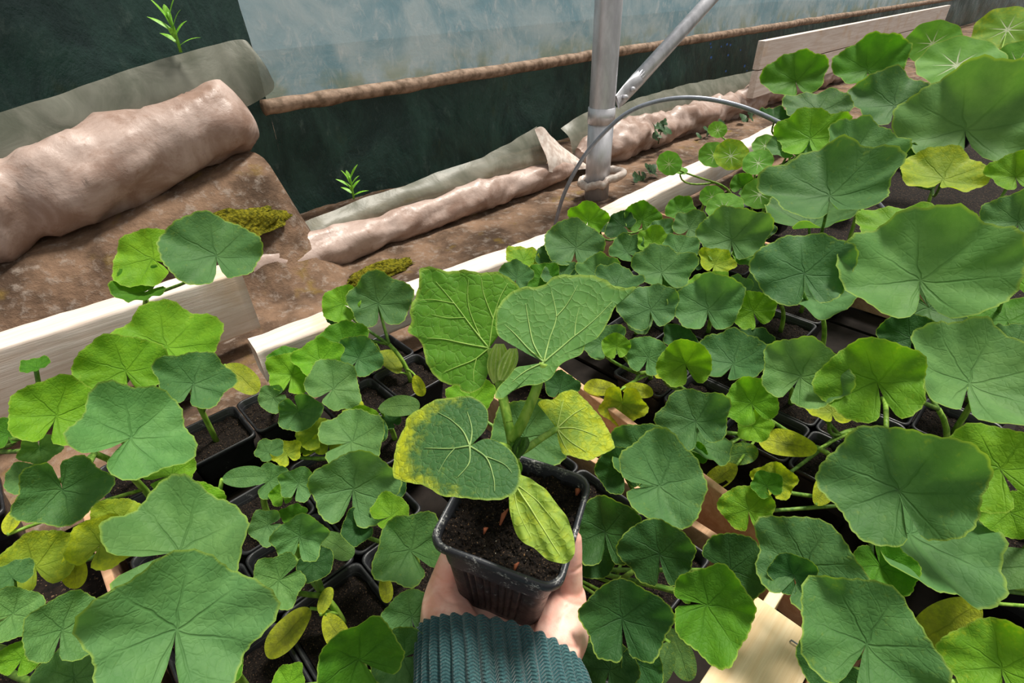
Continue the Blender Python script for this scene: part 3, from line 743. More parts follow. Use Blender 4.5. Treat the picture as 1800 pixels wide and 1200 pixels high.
# right crate
plant('seedling with bare stem and three yellow leaves beside the tan board', [
    (1094, 714, 78, 'y', D(z=.10, rot=-90, lift=45, ya=.8)), (1056, 682, 56, 'Y', D(z=.105, rot=170, ya=.75)), (1120, 686, 50, 'Y', D(z=.105, rot=-10, ya=.75)), (1084, 606, 46, 'b', D(z=.18, rot=90, lift=55)), (1056, 600, 78, 'g', D(z=.17, rot=110, lift=35))], (1092, 690))
plant('seedling with a pale notched leaf right of the yellow-leaved stem', [
    (1140, 625, 76, 'G', D(z=.17, rot=70, lift=45)), (1168, 655, 44, 'y', D(z=.13))], (1160, 680))
plant('seedling with an upright bright puckered leaf amid grey leaves', [
    (1203, 634, 86, 'b', D(z=.185, rot=110, lift=60)), (1195, 595, 60, 'd', D(z=.15))], (1225, 690))
plant('seedling with a wide pointed leaf facing the upright bright one', [
    (1290, 634, 118, 'g', D(z=.18, rot=70, lift=18)), (1325, 600, 60, 'd', D(z=.16))], (1280, 670))
plant('seedling with a big cupped leaf above holed yellow seed leaf', [
    (1220, 735, 120, 'g', D(z=.175, rot=110, lift=40)), (1240, 780, 90, 'g', D(z=.145, rot=10, lift=5)), (1268, 836, 58, 'Y', D(var=3, z=.10, rot=215, lift=40, ya=.55)), (1298, 798, 62, 'c', D(z=.105, rot=10, ya=.3)), (1215, 800, 50, 'B', D(z=.14))], (1275, 815))
plant('seedling with a bright ribbed leaf right of the big cupped leaf', [
    (1318, 705, 92, 'b', D(z=.18, rot=120, lift=45)), (1325, 752, 60, 'b', D(z=.15, rot=-60))], (1330, 760))
plant('seedling with an olive heart leaf lying against the tan board', [
    (1315, 892, 86, 'b', D(z=.12, rot=100, lift=40, ya=.3)), (1345, 850, 50, 'B', D(z=.14))], (1330, 880))
plant('seedling with a fan leaf just right of the held pointed leaf tip', [
    (1142, 540, 98, 'g', D(z=.18, rot=100, lift=35)), (1120, 562, 60, 'g', D(z=.145, rot=10))], (1140, 585))
plant('seedling with a broad symmetric fan leaf in the third row', [
    (1243, 538, 116, 'G', D(z=.185, rot=95, lift=35)), (1240, 505, 80, 'b', D(z=.17))], (1255, 580))
plant('seedling with a bright backlit leaf under the large round one', [
    (1322, 543, 72, 'b', D(z=.185, rot=110, lift=50)), (1290, 510, 56, 'G', D(z=.18)), (1335, 505, 60, 'g', D(z=.18))], (1320, 580))
plant('seedling with a bowl-shaped leaf in the middle of the right crate', [
    (1162, 474, 104, 'g', D(z=.19, rot=95, lift=30)), (1180, 500, 60, 'g', D(z=.17))], (1165, 510))
plant('seedling with flat grey leaves behind the held pointed leaf', [
    (1085, 497, 80, 'g', D(z=.185, lift=15)), (1050, 480, 72, 'g', D(z=.175)), (1020, 500, 60, 'd', D(z=.16))], (1070, 520))
plant('seedling with a broad heart leaf in front of the wire hoop foot', [
    (1012, 430, 96, 'g', D(z=.19, rot=85, lift=42)), (970, 455, 60, 'd', D(z=.17))], (1010, 465))
plant('seedling with an upright bright leaf overlapping the pale beam', [
    (1034, 385, 68, 'b', D(z=.19, rot=80, lift=55)), (1055, 400, 40, 'd', D(z=.17))], (1045, 430))
plant('seedling with yellowish leaves behind the tip of the held left leaf', [
    (922, 455, 60, 'b', D(z=.17, ya=.5)), (908, 486, 62, 'g', D(z=.165)), (955, 488, 60, 'B', D(z=.16)), (985, 482, 60, 'g', D(z=.165))], (925, 500))
plant('seedling with two upright leaves against the beam, near the hoop', [
    (1130, 383, 60, 'B', D(z=.19, rot=80, lift=50)), (1092, 395, 56, 'd', D(z=.18, rot=140, lift=35))], (1125, 420))
plant('seedling with a narrow cupped leaf amid the back row', [
    (1148, 422, 56, 'b', D(z=.185, lift=45)), (1100, 440, 66, 'g', D(z=.17)), (1160, 405, 50, 'g', D(z=.18))], (1140, 440))
plant('seedling with a pale-rimmed oval leaf amid the back row', [
    (1190, 440, 64, 'G', D(z=.185, lift=30)), (1215, 460, 50, 'd', D(z=.165))], (1200, 460))
plant('seedling with a dull grey leaf left of the biggest round back leaf', [
    (1214, 398, 66, 'g', D(z=.19, lift=35)), (1195, 368, 52, 'B', D(z=.185))], (1215, 425))
plant('seedling with the biggest round back leaf over a curled yellow leaf', [
    (1285, 416, 112, 'G', D(z=.20, rot=95, lift=45)), (1258, 462, 62, 'y', D(z=.175, rot=60, lift=35, ya=.6)), (1328, 450, 66, 'B', D(z=.18)), (1335, 400, 50, 'd', D(z=.18))], (1285, 470))
# round-leaved plants by the beam
NG = 'round-leaved plants by the beam'
plant('round-leaved plant with one tilted disc leaf in front of the beam', [(1177, 287, 42, 'n', D(z=.20, lift=62, roll=10)), (1196, 300, 24, 'n', D(z=.17))], (1215, 345), .18, 'nasturtium', 'plant', NG)
plant('round-leaved plant with a yellow-spotted disc leaf over the beam', [(1286, 272, 56, 'N', D(z=.21, lift=55, roll=12)), (1256, 272, 48, 'n', D(z=.20, lift=55)), (1262, 228, 30, 'n', D(z=.21, lift=60))], (1300, 330), .2, 'nasturtium', 'plant', NG)
plant('round-leaved plant with two disc leaves joined like a butterfly', [(1252, 345, 40, 'n', D(z=.205, lift=60)), (1272, 364, 58, 'n', D(z=.20, lift=40))], (1270, 390), .2, 'nasturtium', 'plant', NG)
plant('round-leaved plant with bright discs on tall stalks by the short rod', [(1332, 285, 52, 'n', D(z=.22, lift=45)), (1335, 340, 58, 'n', D(z=.20, lift=55)), (1308, 325, 40, 'B', D(z=.19, lift=60)), (1345, 255, 44, 'n', D(z=.22, lift=45))], (1325, 390), .2, 'nasturtium', 'plant', NG)
# tall seedlings at far left
TG = 'tall seedlings at the sides'
def tall(label, leaves, base=None, z=.25): return plant(label, leaves, base, z, 'melon_seedling', 'seedling', TG, 1 if leaves[0][0] > 900 else 2)
tall('tall seedling with two leaves in front of the far left beam', [
    (378, 442, 150, 'g', D(z=.27, rot=100, lift=45)), (262, 452, 116, 'b', D(z=.26, rot=150, lift=42)), (246, 515, 92, 'B', D(z=.23, rot=190, lift=15))], (400, 600))
tall('tall seedling with a backlit mid-green leaf below the far left beam', [
    (290, 600, 160, 'b', D(z=.24, rot=100, lift=35)), (342, 668, 124, 'g', D(z=.25, rot=70, lift=42)), (424, 664, 70, 'Y', D(z=.18, rot=-40, ya=.4))], (360, 740))
tall('tall seedling with an upright folded bright leaf at far left', [
    (102, 722, 136, 'b', D(z=.27, rot=70, lift=45)), (70, 790, 60, 'G', D(z=.24, rot=-80, lift=55)), (15, 760, 60, 'B', D(z=.22)), (60, 645, 44, 'B', D(z=.27, rot=160, lift=10))], (90, 860))
tall('tall seedling with a heart leaf facing right at far left', [
    (238, 762, 190, 'G', D(z=.27, rot=40, lift=35)), (218, 645, 132, 'b', D(z=.26, rot=110, lift=42))], (240, 860))
tall('tall seedling with a dull round leaf below the folded bright leaf', [
    (112, 868, 134, 'g', D(z=.245, rot=-75, lift=42)), (40, 840, 60, 'G', D(z=.24, rot=190)), (22, 915, 44, 'Y', D(z=.18, ya=.8))], (130, 960))
tall('tall seedling with yellowing inner leaves at far left', [
    (180, 950, 96, 'y', D(z=.19, rot=60, lift=35)), (212, 915, 84, 'y', D(z=.18, ya=.4)), (60, 990, 110, 'y', D(z=.19, lift=35, ya=.5)), (130, 1000, 60, 'Y', D(z=.18, rot=-80, lift=40))], (170, 1040))
tall('tall seedling with a broad wavy leaf over a bright cupped leaf', [
    (326, 962, 236, 'G', D(z=.26, rot=25, lift=14)), (330, 895, 116, 'b', D(z=.25, rot=90, lift=42)), (305, 832, 88, 'b', D(z=.22, rot=30, lift=15)), (430, 838, 66, 'c', D(z=.24, rot=5, lift=30))], (370, 1000))
tall('tall seedling with the largest leaf, at the bottom far left', [
    (312, 1092, 280, 'G', D(z=.275, rot=80, lift=45, roll=4)), (425, 1110, 60, 'd', D(z=.2)), (385, 1180, 70, 'B', D(z=.2))], (360, 1170))
tall('tall seedling with a pale toothed upright leaf at bottom far left', [
    (112, 1098, 124, 'G', D(z=.27, rot=72, lift=50)), (28, 1075, 90, 'G', D(z=.265, rot=30, lift=40)), (40, 1155, 64, 'b', D(z=.25, lift=40)), (20, 1012, 66, 'g', D(z=.25)), (130, 1185, 110, 'G', D(z=.24, lift=20))], (110, 1180))
# tall seedlings at far right
tall('tall seedling with a dark rounded leaf overlapping the high board end', [
    (1398, 138, 104, 'B', D(z=.320, rot=95, lift=50)), (1440, 192, 108, 'g', D(z=.300, rot=60, lift=25)), (1362, 210, 60, 'd', D(z=.280))], None)
tall('tall seedling with a cupped leaf against the middle of the high board', [
    (1524, 118, 112, 'B', D(z=.320, rot=95, lift=42)), (1572, 180, 138, 'g', D(z=.310, rot=80, lift=40))], None)
tall('tall seedling with the broadest fan leaf at upper far right', [
    (1695, 218, 216, 'G', D(z=.320, rot=95, lift=45)), (1660, 310, 124, 'y', D(z=.280, rot=60, lift=30, ya=.55)), (1588, 285, 72, 'd', D(z=.270))], None)
tall('tall seedling with a narrow cupped leaf left of the oval pale one', [
    (1424, 238, 112, 'b', D(z=.300, rot=85, lift=45)), (1385, 260, 80, 'g', D(z=.280))], None)
tall('tall seedling with a pale-rimmed oval leaf at upper far right', [
    (1507, 264, 122, 'G', D(z=.300, rot=60, lift=30))], None)
tall('tall seedling with a bowl-shaped leaf and grey apron at far right', [
    (1456, 335, 208, 'g', D(z=.300, rot=95, lift=32)), (1430, 392, 150, 'g', D(z=.225, rot=30, lift=5))], None)
tall('tall seedling with a fan leaf over a scalloped apron at far right', [
    (1412, 474, 160, 'g', D(z=.265, rot=95, lift=42)), (1435, 522, 150, 'G', D(z=.210, rot=0, lift=5))], None)
tall('tall seedling with a wide symmetric fan leaf at far right', [
    (1615, 480, 240, 'G', D(z=.270, rot=95, lift=35)), (1640, 545, 130, 'g', D(z=.185, rot=-30, lift=20)), (1595, 402, 140, 'b', D(z=.255, lift=20))], None)
tall('tall seedling with a bright upright leaf at the far right edge', [
    (1775, 472, 130, 'b', D(z=.275, rot=100, lift=50)), (1700, 424, 110, 'G', D(z=.235, lift=25)), (1770, 560, 120, 'B', D(z=.205, lift=15))], None)
tall('tall seedling with backlit leaf by the frame edge, behind the bright upright one', [
    (1785, 305, 90, 'b', D(z=.300, lift=45)), (1790, 385, 110, 'g', D(z=.275, lift=40))], None)
tall('tall seedling with a notched grey leaf above yellow seed leaves at right', [
    (1410, 655, 140, 'G', D(z=.225, rot=60, lift=42)), (1462, 722, 80, 'y', D(z=.165)), (1384, 780, 84, 'Y', D(z=.125, rot=170, ya=.8)), (1362, 842, 70, 'y', D(z=.115, lift=45)), (1450, 860, 60, 'Y', D(z=.115, rot=60, ya=.7))], None)
tall('tall seedling with an upright puckered bright leaf at far right', [
    (1538, 662, 164, 'b', D(z=.245, rot=110, lift=58)), (1600, 590, 90, 'd', D(z=.195))], None)
tall('tall seedling with a wide pointed pale leaf at far right', [
    (1706, 664, 226, 'G', D(z=.235, rot=70, lift=20)), (1790, 600, 80, 'g', D(z=.215))], None)
tall('tall seedling with a huge round leaf and folded apron at far right', [
    (1574, 850, 232, 'g', D(z=.230, rot=110, lift=42)), (1610, 935, 236, 'G', D(z=.155, rot=10, lift=8)), (1552, 1002, 100, 'B', D(z=.160, rot=-60, lift=20))], (1600, 775))
tall('tall seedling with a bright ribbed leaf beside the huge round leaf', [
    (1752, 815, 170, 'b', D(z=.235, rot=120, lift=45)), (1778, 905, 90, 'b', D(z=.180, rot=-70, lift=35))], None)
tall('tall seedling with a slender dull leaf behind the lowest cupped leaf', [
    (1420, 985, 170, 'g', D(z=.185, rot=60, lift=40)), (1392, 1005, 74, 'd', D(z=.180, rot=110, lift=42))], None)
tall('tall seedling with a broad cupped leaf at bottom far right', [
    (1528, 1122, 212, 'g', D(z=.210, rot=60, lift=32)), (1455, 1160, 110, 'd', D(z=.150, rot=170, lift=25))], None)
tall('tall seedling with a yellowing holed seed leaf at lower far right', [
    (1666, 1096, 112, 'Y', D(var=3, z=.105, rot=215, lift=42, ya=.5)), (1765, 1000, 120, 'c', D(z=.105, rot=10, lift=20)), (1690, 1010, 60, 'B', D(z=.110))], None)
tall('tall seedling with an olive heart leaf in the bottom right corner', [
    (1758, 1165, 160, 'b', D(z=.130, rot=100, lift=40, ya=.3))], None)
plant('tall round-leaved plant with two big bright discs before the high board', [(1640, 74, 80, 'n', D(z=.330, lift=62, roll=8)), (1682, 112, 122, 'n', D(z=.320, lift=40))], None, .3, 'nasturtium', 'plant', NG)
plant('tall round-leaved plant in the top right corner', [(1772, 50, 90, 'N', D(z=.340, lift=50)), (1788, 110, 84, 'n', D(z=.320, lift=55))], None, .3, 'nasturtium', 'plant', NG)

# ------------------------------------------------------------------ the held potted seedling
PC = V((-.0017, .205, .2542))
PX = V((.931, -.352, -.093)).normalized(); PZ_ = V((.0723, -.0713, .9948)).normalized(); PY = PZ_.cross(PX).normalized(); PX = PY.cross(PZ_)
def pl_(x, y, z): return PC+PX*x+PY*y+PZ_*z
hs = empty('held_melon_seedling', pl_(0, 0, -.085), 'melon seedling in a black square pot held up in a hand', 'seedling')
def ring_sq(hw, z, rc, rib=0.0, per=30, nc=7):
    out = []
    for a0, sx, sy in [(0, 1, 1), (90, -1, 1), (180, -1, -1), (270, 1, -1)]:
        for q in range(nc):
            aa = math.radians(a0+90*q/(nc-1)); out.append(V((sx*(hw-rc)+rc*math.cos(aa), sy*(hw-rc)+rc*math.sin(aa), z)))
        # straight run to next corner with ribs
        c = math.radians(a0+90); e = V((sx*(hw-rc)+rc*math.cos(c), sy*(hw-rc)+rc*math.sin(c), z))
        nsx, nsy = (-sx, sy) if a0 in (0, 180) else (sx, -sy)
        f = V((nsx*(hw-rc)+rc*math.cos(c), nsy*(hw-rc)+rc*math.sin(c), z)); nrm = V((math.cos(c), math.sin(c), 0))
        for q in range(1, per):
            t = q/per; s = (t-.5)*2
            ribv = 0.0
            if abs(s) < .86:
                k = (t*9.5) % 1.0; ribv = -rib*(1 if k < .22 else 0)
            out.append(e.lerp(f, t)+nrm*ribv)
    return out
vs = []; rows = [(.0285, -.0850, .010, 0), (.0290, -.0845, .010, 0), (.0300, -.078, .010, .0), (.0304, -.075, .010, .0022), (.0335, -.035, .009, .0023), (.0363, -.0105, .009, .0023), (.0365, -.0085, .009, 0), (.0372, -.004, .009, 0)]
for hw, z, rc, rb_ in rows: vs += [pl_(*q) for q in ring_sq(hw, z, rc, rb_, 42)]
n = len(vs)//len(rows); fs = grid_faces(len(rows), n, True); fs.append(tuple(range(n))[::-1])
hpot = add('pot', vs, fs, M_POT, hs)
vs = []; rows = [(.0372, -.0068, .009), (.0398, -.0072, .010), (.0406, -.0058, .0105), (.0408, -.0022, .0105), (.0402, -.0003, .0105), (.0392, .0004, .010), (.0378, -.0002, .009), (.0370, -.002, .009), (.0366, -.008, .009), (.0345, -.03, .009)]
for hw, z, rc in rows: vs += [pl_(*(q+V((0, 0, .0003*fn(q.x*60, q.y*60))))) for q in ring_sq(hw, z, rc, 0, 10)]
n = len(vs)//len(rows)
add('rim', vs, grid_faces(len(rows), n, True), M_RIM, hs)
vs = []; N = 90; hw = .0362
for i in range(N):
    for j in range(N):
        x = -hw+2*hw*i/(N-1); y = -hw+2*hw*j/(N-1)
        z = -.0115+.0045*fn(x*70, y*70, 2)+.003*fn(x*180, y*180, 5)+.0018*fn(x*480, y*480, 7)+.002*(max(abs(x), abs(y))/hw)**4
        vs.append(pl_(x, y, z))
add('soil', vs, grid_faces(N, N), M_SOIL, hs)
def crumbs(name, mat, n, s0, s1, seed, par, flat=.7):
    rnd = random.Random(seed); vs, fs = [], []
    for _ in range(n):
        x, y = rnd.uniform(-hw, hw)*.96, rnd.uniform(-hw, hw)*.96; s = rnd.uniform(s0, s1)
        z = -.0115+.0045*fn(x*70, y*70, 2)+.003*fn(x*180, y*180, 5)+s*.3
        k = len(vs); ax = V((rnd.gauss(0, 1), rnd.gauss(0, 1), rnd.gauss(0, 1))).normalized(); L = rnd.uniform(1, 1.8)
        for d in [(L, 0, 0), (-L, 0, 0), (0, 1, 0), (0, -1, 0), (0, 0, flat), (0, 0, -flat)]:
            q = Quaternion(ax, 2.0) @ (V(d)*s*rnd.uniform(.7, 1.2)); vs.append(pl_(x+q.x, y+q.y, z+q.z))
        for a, b, c in [(0, 2, 4), (2, 1, 4), (1, 3, 4), (3, 0, 4), (2, 0, 5), (1, 2, 5), (3, 1, 5), (0, 3, 5)]: fs.append((k+a, k+b, k+c))
    o = add(name, vs, fs, mat, par, smooth=False); o['kind'] = 'stuff'; return o
crumbs('soil_crumbs', M_SOIL, 900, .0005, .0016, 3, hs)
M_BITS = simple('bark_bits', srgb(120, 92, 62), .8, .2, 300, .4); M_PERL = simple('pale_grit', srgb(176, 168, 150), .8, .2, 300, .3); M_CHIP = simple('red_brown_chip', srgb(150, 84, 58), .7, .3, 300, .3)
crumbs('bark_bits', M_BITS, 70, .0004, .0010, 8, hs); crumbs('pale_grit', M_PERL, 50, .0003, .0006, 9, hs)
for (x, y, s, L) in [(-.006, -.004, .0016, .006), (.033, .031, .002, .0025), (-.013, -.017, .0014, .002), (.012, -.032, .0012, .003)]:
    vs, fs = tube_vf([pl_(x, y-L, -.008), pl_(x, y, -.0055), pl_(x+.001, y+L, -.007)], [s*.4, s, s*.3], 6); add('bark_chip', vs, fs, M_CHIP, hs)

def traced(name, ap, d0, nrm, outline, mid, color, ya, disp, veins=(), yfun=None, N=190, rings=16, tooth=.012, label=None):
    """a leaf whose margin was measured in the photograph, laid on its own plane in the place and curved off it"""
    a = atd(ap[0], ap[1], d0); n = nrm.normalized()
    W = lambda x, y: onplane(x, y, a, n)
    ex = W(*mid)-a; ex = (ex-n*ex.dot(n)).normalized(); ey = n.cross(ex)
    loc = lambda x, y: V(((W(x, y)-a).dot(ex), (W(x, y)-a).dot(ey), 0))
    O = cr([loc(*q) for q in outline], 10, True)
    per = [0.0]
    for i in range(len(O)): per.append(per[-1]+(O[(i+1) % len(O)]-O[i]).length)
    R = []
    for k in range(N):
        s = per[-1]*k/N; i = max(j for j in range(len(O)) if per[j] <= s)
        t = (s-per[i])/max(1e-9, per[i+1]-per[i]); R.append(O[i].lerp(O[(i+1) % len(O)], t))
    Rm = max(q.length for q in R); um = Rm*1.0
    R = [q*(1+tooth*(1-abs(((k*34/N) % 1)*2-1)-.5)*(1 if tooth else 0)) for k, q in enumerate(R)]
    dz = lambda p: disp(p.x/Rm, p.y/Rm)*Rm
    def dedge(p, t, k): return dz(p)+Rm*(.010*t**4*math.sin(k*2*math.pi*13/N)+.008*t**3*math.sin(k*2*math.pi*7/N+1))+Rm*.012*fn(p.x/Rm*7, p.y/Rm*7, 3)
    vs, uvs, ed, ye = [a.copy()], [(0, 0)], [0.0], [0.0]
    for r in range(1, rings+1):
        t = r/rings
        for k, q in enumerate(R):
            p = q*t; vs.append(a+ex*p.x+ey*p.y+n*dedge(p, t, k)); uvs.append((p.x/um*.6, p.y/um*.6)); ed.append(t**.8)
            ye.append(yfun(p.x/Rm, p.y/Rm, t) if yfun else max(0, (t-.3)/.7))
    fs = [(0, 1+k, 1+(k+1) % N) for k in range(N)]
    for r in range(rings-1):
        o = 1+r*N
        for k in range(N): fs.append((o+k, o+N+k, o+N+(k+1) % N, o+(k+1) % N))
    o = add(name, vs, fs, M_HELD, hs, True, uvs, {'edge': ed, 'yel': ye})
    c = srgb(*color); o.color = (c[0], c[1], c[2], ya)
    if label: o['label'] = label
    mv = stem_material('vein_of_leaf', srgb(*[q+(t-q)*.38 for q, t in zip(color, (205, 222, 130))]), srgb(*[q+(t-q)*.55 for q, t in zip(color, (205, 222, 130))]))
    for vl in veins:
        P = cr([loc(*q) for q in vl], 8); nP = len(P); pts, rad = [], []
        for i, q in enumerate(P):
            tt = min(1, q.length/Rm)
            h = dz(q)+Rm*.012*fn(q.x/Rm*7, q.y/Rm*7, 3)
            side = 1 if (CAM-a).dot(n) > 0 else -1
            pts.append(a+ex*q.x+ey*q.y+n*(h+.00032*side)); rad.append((.00055 if vl[0] == ap else .00034)*(1-.75*i/(nP-1)))
        tube('vein', pts, rad, mv, o, 6)
    return a, n, ex

up = V((0, 0, 1)); tcH = (CAM-V((0, .2, .32))).normalized()
# upper left leaf
L1 = traced('leaf', (860, 612), .312, tcH*.92+up*.12-RT*.12,
    [(860, 612), (868, 598), (880, 585), (893, 560), (906, 536), (918, 518), (908, 500), (893, 488), (872, 481), (845, 483), (815, 479), (785, 481), (760, 476), (744, 480), (742, 500), (735, 522), (726, 548), (726, 570), (720, 585), (738, 598), (746, 616), (752, 640), (766, 662), (786, 675), (806, 678), (812, 688), (828, 692), (846, 682), (856, 662), (862, 640)],
    (790, 530), (96, 150, 40), .12, lambda x, y: .10*x*x-.05*y*y+.12*abs(y)*.5,
    [[(860, 612), (830, 575), (800, 535), (770, 500)], [(860, 612), (868, 560), (880, 525), (893, 500)], [(860, 612), (820, 605), (785, 598), (752, 596)], [(860, 612), (835, 632), (805, 645), (780, 655)], [(845, 593), (825, 540), (826, 490)], [(868, 562), (852, 520), (848, 492)], [(800, 535), (760, 530), (735, 535)], [(818, 559), (790, 560), (760, 555)], [(838, 630), (833, 655), (835, 680)]], label='bright backlit upper leaf')
# upper right leaf
L2 = traced('leaf', (956, 637), .287, tcH*.72+up*.55-RT*.10,
    [(956, 637), (944, 626), (928, 618), (905, 610), (884, 600), (874, 588), (873, 562), (880, 545), (893, 527), (908, 518), (925, 514), (945, 513), (960, 507), (975, 497), (1000, 493), (1022, 491), (1040, 494), (1052, 498), (1065, 503), (1080, 513), (1098, 518), (1115, 518), (1104, 528), (1088, 534), (1078, 552), (1068, 572), (1050, 598), (1030, 606), (1022, 622), (1000, 634), (982, 646), (968, 664), (945, 676), (920, 678), (898, 688), (884, 703), (872, 702), (872, 690), (880, 676), (896, 660), (912, 645), (930, 632)][:-1],
    (1020, 560), (104, 152, 78), .08, lambda x, y: .30*max(0, y)**1.5*.5+.10*x*x+(.32*max(0, -y)**2 if y < 0 else 0)-.08*max(0, -x)**2,
    [[(956, 637), (965, 600), (978, 560), (970, 520)], [(956, 637), (1000, 600), (1040, 570), (1075, 538)], [(956, 637), (938, 605), (930, 570), (925, 540)], [(956, 637), (930, 615), (905, 590), (888, 575)], [(978, 560), (1000, 535), (1015, 510)], [(1010, 592), (1012, 570), (1018, 545)], [(956, 637), (925, 652), (900, 672)]], label='silvery upper leaf with a pointed tip')
# lower left leaf with yellow margin
def yl3(x, y, t):
    return max(0, min(1, (t-.45)/.6))*max(0, min(1, .10+.95*x+.35*y*y))*1.1
L3 = traced('leaf', (826, 784), .262, up*.80+tcH*.62-RT*.12,
    [(826, 784), (836, 775), (848, 762), (857, 745), (858, 725), (850, 710), (835, 701), (815, 698), (790, 699), (765, 703), (740, 714), (715, 728), (708, 742), (695, 765), (688, 790), (684, 812), (686, 830), (702, 838), (725, 846), (745, 852), (762, 862), (778, 872), (800, 874), (820, 876), (845, 880), (870, 880), (892, 874), (908, 862), (914, 840), (912, 815), (902, 795), (886, 780), (868, 772), (850, 771), (836, 778)],
    (740, 800), (74, 118, 66), .95, lambda x, y: -.16*x*x+.10*abs(y)*.6-.04*y*y,
    [[(826, 784), (790, 788), (745, 785)], [(826, 784), (815, 760), (795, 740), (770, 725)], [(826, 784), (830, 755), (822, 725)], [(826, 784), (825, 815), (805, 840)], [(826, 784), (855, 805), (868, 840), (870, 865)], [(800, 787), (785, 805), (770, 830)], [(852, 802), (885, 815), (900, 830)]], yl3, label='dark lower leaf with yellow mottled margin')
# right yellow-green leaf
L4 = traced('leaf', (979, 753), .325, up*.62+tcH*.75+RT*.05,
    [(979, 753), (968, 738), (955, 722), (945, 710), (956, 704), (972, 703), (985, 693), (1000, 688), (1013, 690), (1030, 704), (1046, 720), (1062, 737), (1072, 755), (1082, 782), (1070, 792), (1052, 802), (1036, 810), (1022, 808), (1005, 803), (990, 800), (984, 785), (980, 770)],
    (1035, 750), (142, 176, 70), .80, lambda x, y: -.12*x*x+.10*abs(y),
    [[(979, 753), (1010, 752), (1050, 765)], [(979, 753), (1005, 730), (1030, 715)], [(979, 753), (985, 725), (990, 705)], [(979, 753), (1000, 775), (1030, 795)], [(979, 753), (990, 780), (998, 795)]], lambda x, y, t: .35+.5*max(0, min(1, (t-.3)/.6)), label='small yellow-green leaf on the right')
# large seed leaf hanging over the rim
L5 = traced('seed_leaf', (899, 842), .285, up*.55+tcH*.85-FW*.0,
    [(899, 842), (912, 833), (928, 838), (946, 850), (962, 862), (978, 882), (995, 905), (1006, 930), (1011, 955), (1009, 975), (998, 988), (980, 989), (962, 982), (948, 970), (938, 962), (922, 955), (908, 938), (900, 915), (895, 890), (895, 865)],
    (985, 960), (158, 186, 78), .55, lambda x, y: .05*math.sin(x*22)*.25+.02*math.sin(y*34+x*6)-.10*(x-.4)**2-.25*y*y,
    [[(899, 842), (930, 890), (965, 945), (985, 975)], [(905, 850), (945, 880), (985, 930)], [(902, 850), (912, 900), (935, 945)]], lambda x, y, t: .55, tooth=0, label='pale yellow-green oval seed leaf drooping over the soil')
# stem, petioles, young shoot
def atz(x, y, p):  # point on pixel ray at the depth of p
    return atd(x, y, depth(p))
st0 = pl_(.006, .008, -.012)
dn = .305
sp = [st0, atd(908, 845, .309), atd(904, 812, .305), atd(900, 775, .302), atd(892, 738, .302), atd(884, 705, .303), atd(876, 672, .306)]
SP = cr(sp, 6); tube('stem', SP, [.0040-.0018*i/len(SP) for i in range(len(SP))], M_STEM, hs, 12)
def pet(name, px, dep, end, r0, r1):
    P = cr([atd(x, y, d) for (x, y), d in zip(px, dep)]+[end], 8); N_ = len(P)
    vs, fs = [], []
    tube_vf(P, [r0+(r1-r0)*i/(N_-1) for i in range(N_)], 10, True, vs, fs)
    o = add(name, vs, fs, M_STEM, hs)
    # fine hairs
    rnd = random.Random(len(px)*7+int(px[0][0])); hv, hf = [], []
    for i in range(70):
        k = rnd.randrange(2, N_-2); t = (P[k+1]-P[k-1]).normalized(); d = V((rnd.gauss(0, 1), rnd.gauss(0, 1), rnd.gauss(0, 1))); d = (d-t*d.dot(t)).normalized()
        q = P[k]+t*rnd.uniform(-.001, .001)+d*r1*.9; tube_vf([q, q+d*.0012], [.00007, .00002], 3, False, hv, hf)
    h = add('hairs', hv, hf, M_VEIN, o); h['kind'] = 'stuff'
    return o
pet('petiole', [(900, 772), (915, 748), (930, 715), (942, 685)], [.302, .298, .294, .291], L2[0]-L2[1]*.0006, .0036, .0026)
pet('petiole', [(893, 742), (886, 705), (877, 670), (866, 640)], [.302, .304, .309, .312], L1[0]-L1[1]*.0006, .0030, .0022)
pet('petiole', [(903, 800), (928, 786), (955, 768)], [.304, .31, .318], L4[0]-L4[1]*.0006, .0026, .0018)
pet('petiole', [(902, 795), (885, 785), (860, 784)], [.304, .292, .276], L3[0]-L3[1]*.0012, .0026, .0018)
pet('petiole', [(906, 832), (903, 836)], [.305, .295], L5[0]-L5[1]*.0006, .0026, .0020)
# pleated young leaf at the shoot tip
def young(px, d0, wpx, hpx, col, name='young_leaf', pleat=5, lean=0.0, dark=False):
    vs, uvs, ed, ye = [], [], [], []; nu, nv = 26, 14; b = atd(px[0], px[1], d0); s = d0/FPX
    for i in range(nu):
        for j in range(nv):
            a = (i/(nu-1)-.5)*2; t = j/(nv-1)
            wd = wpx*s*math.sin(math.pi*min(1, .10+.80*t))**.8*.5
            p = b+UP*(hpx*s*t)+RT*(a*wd+lean*s*t)+FW*((.25*a*a*wd*2)+.0022*math.cos(a*math.pi*pleat)*math.sin(math.pi*t)-.003*t)
            vs.append(p); uvs.append((a*.3, t*.5)); ed.append(max(abs(a), t)**2*.97); ye.append(.3)
    o = add(name, vs, grid_faces(nu, nv), M_HELD, hs, True, uvs, {'edge': ed, 'yel': ye}); c = srgb(*col); o.color = (c[0], c[1], c[2], .15); return o
young((874, 674), .305, 40, 70, (214, 228, 150), lean=4)
young((882, 668), .300, 34, 56, (220, 232, 160), lean=20, pleat=4)
young((906, 806), .298, 34, 40, (72, 112, 44), lean=14, pleat=2)
young((901, 806), .300, 26, 30, (110, 160, 60), lean=4, pleat=2)
young((908, 836), .302, 16, 26, (120, 165, 60), lean=4, pleat=1)

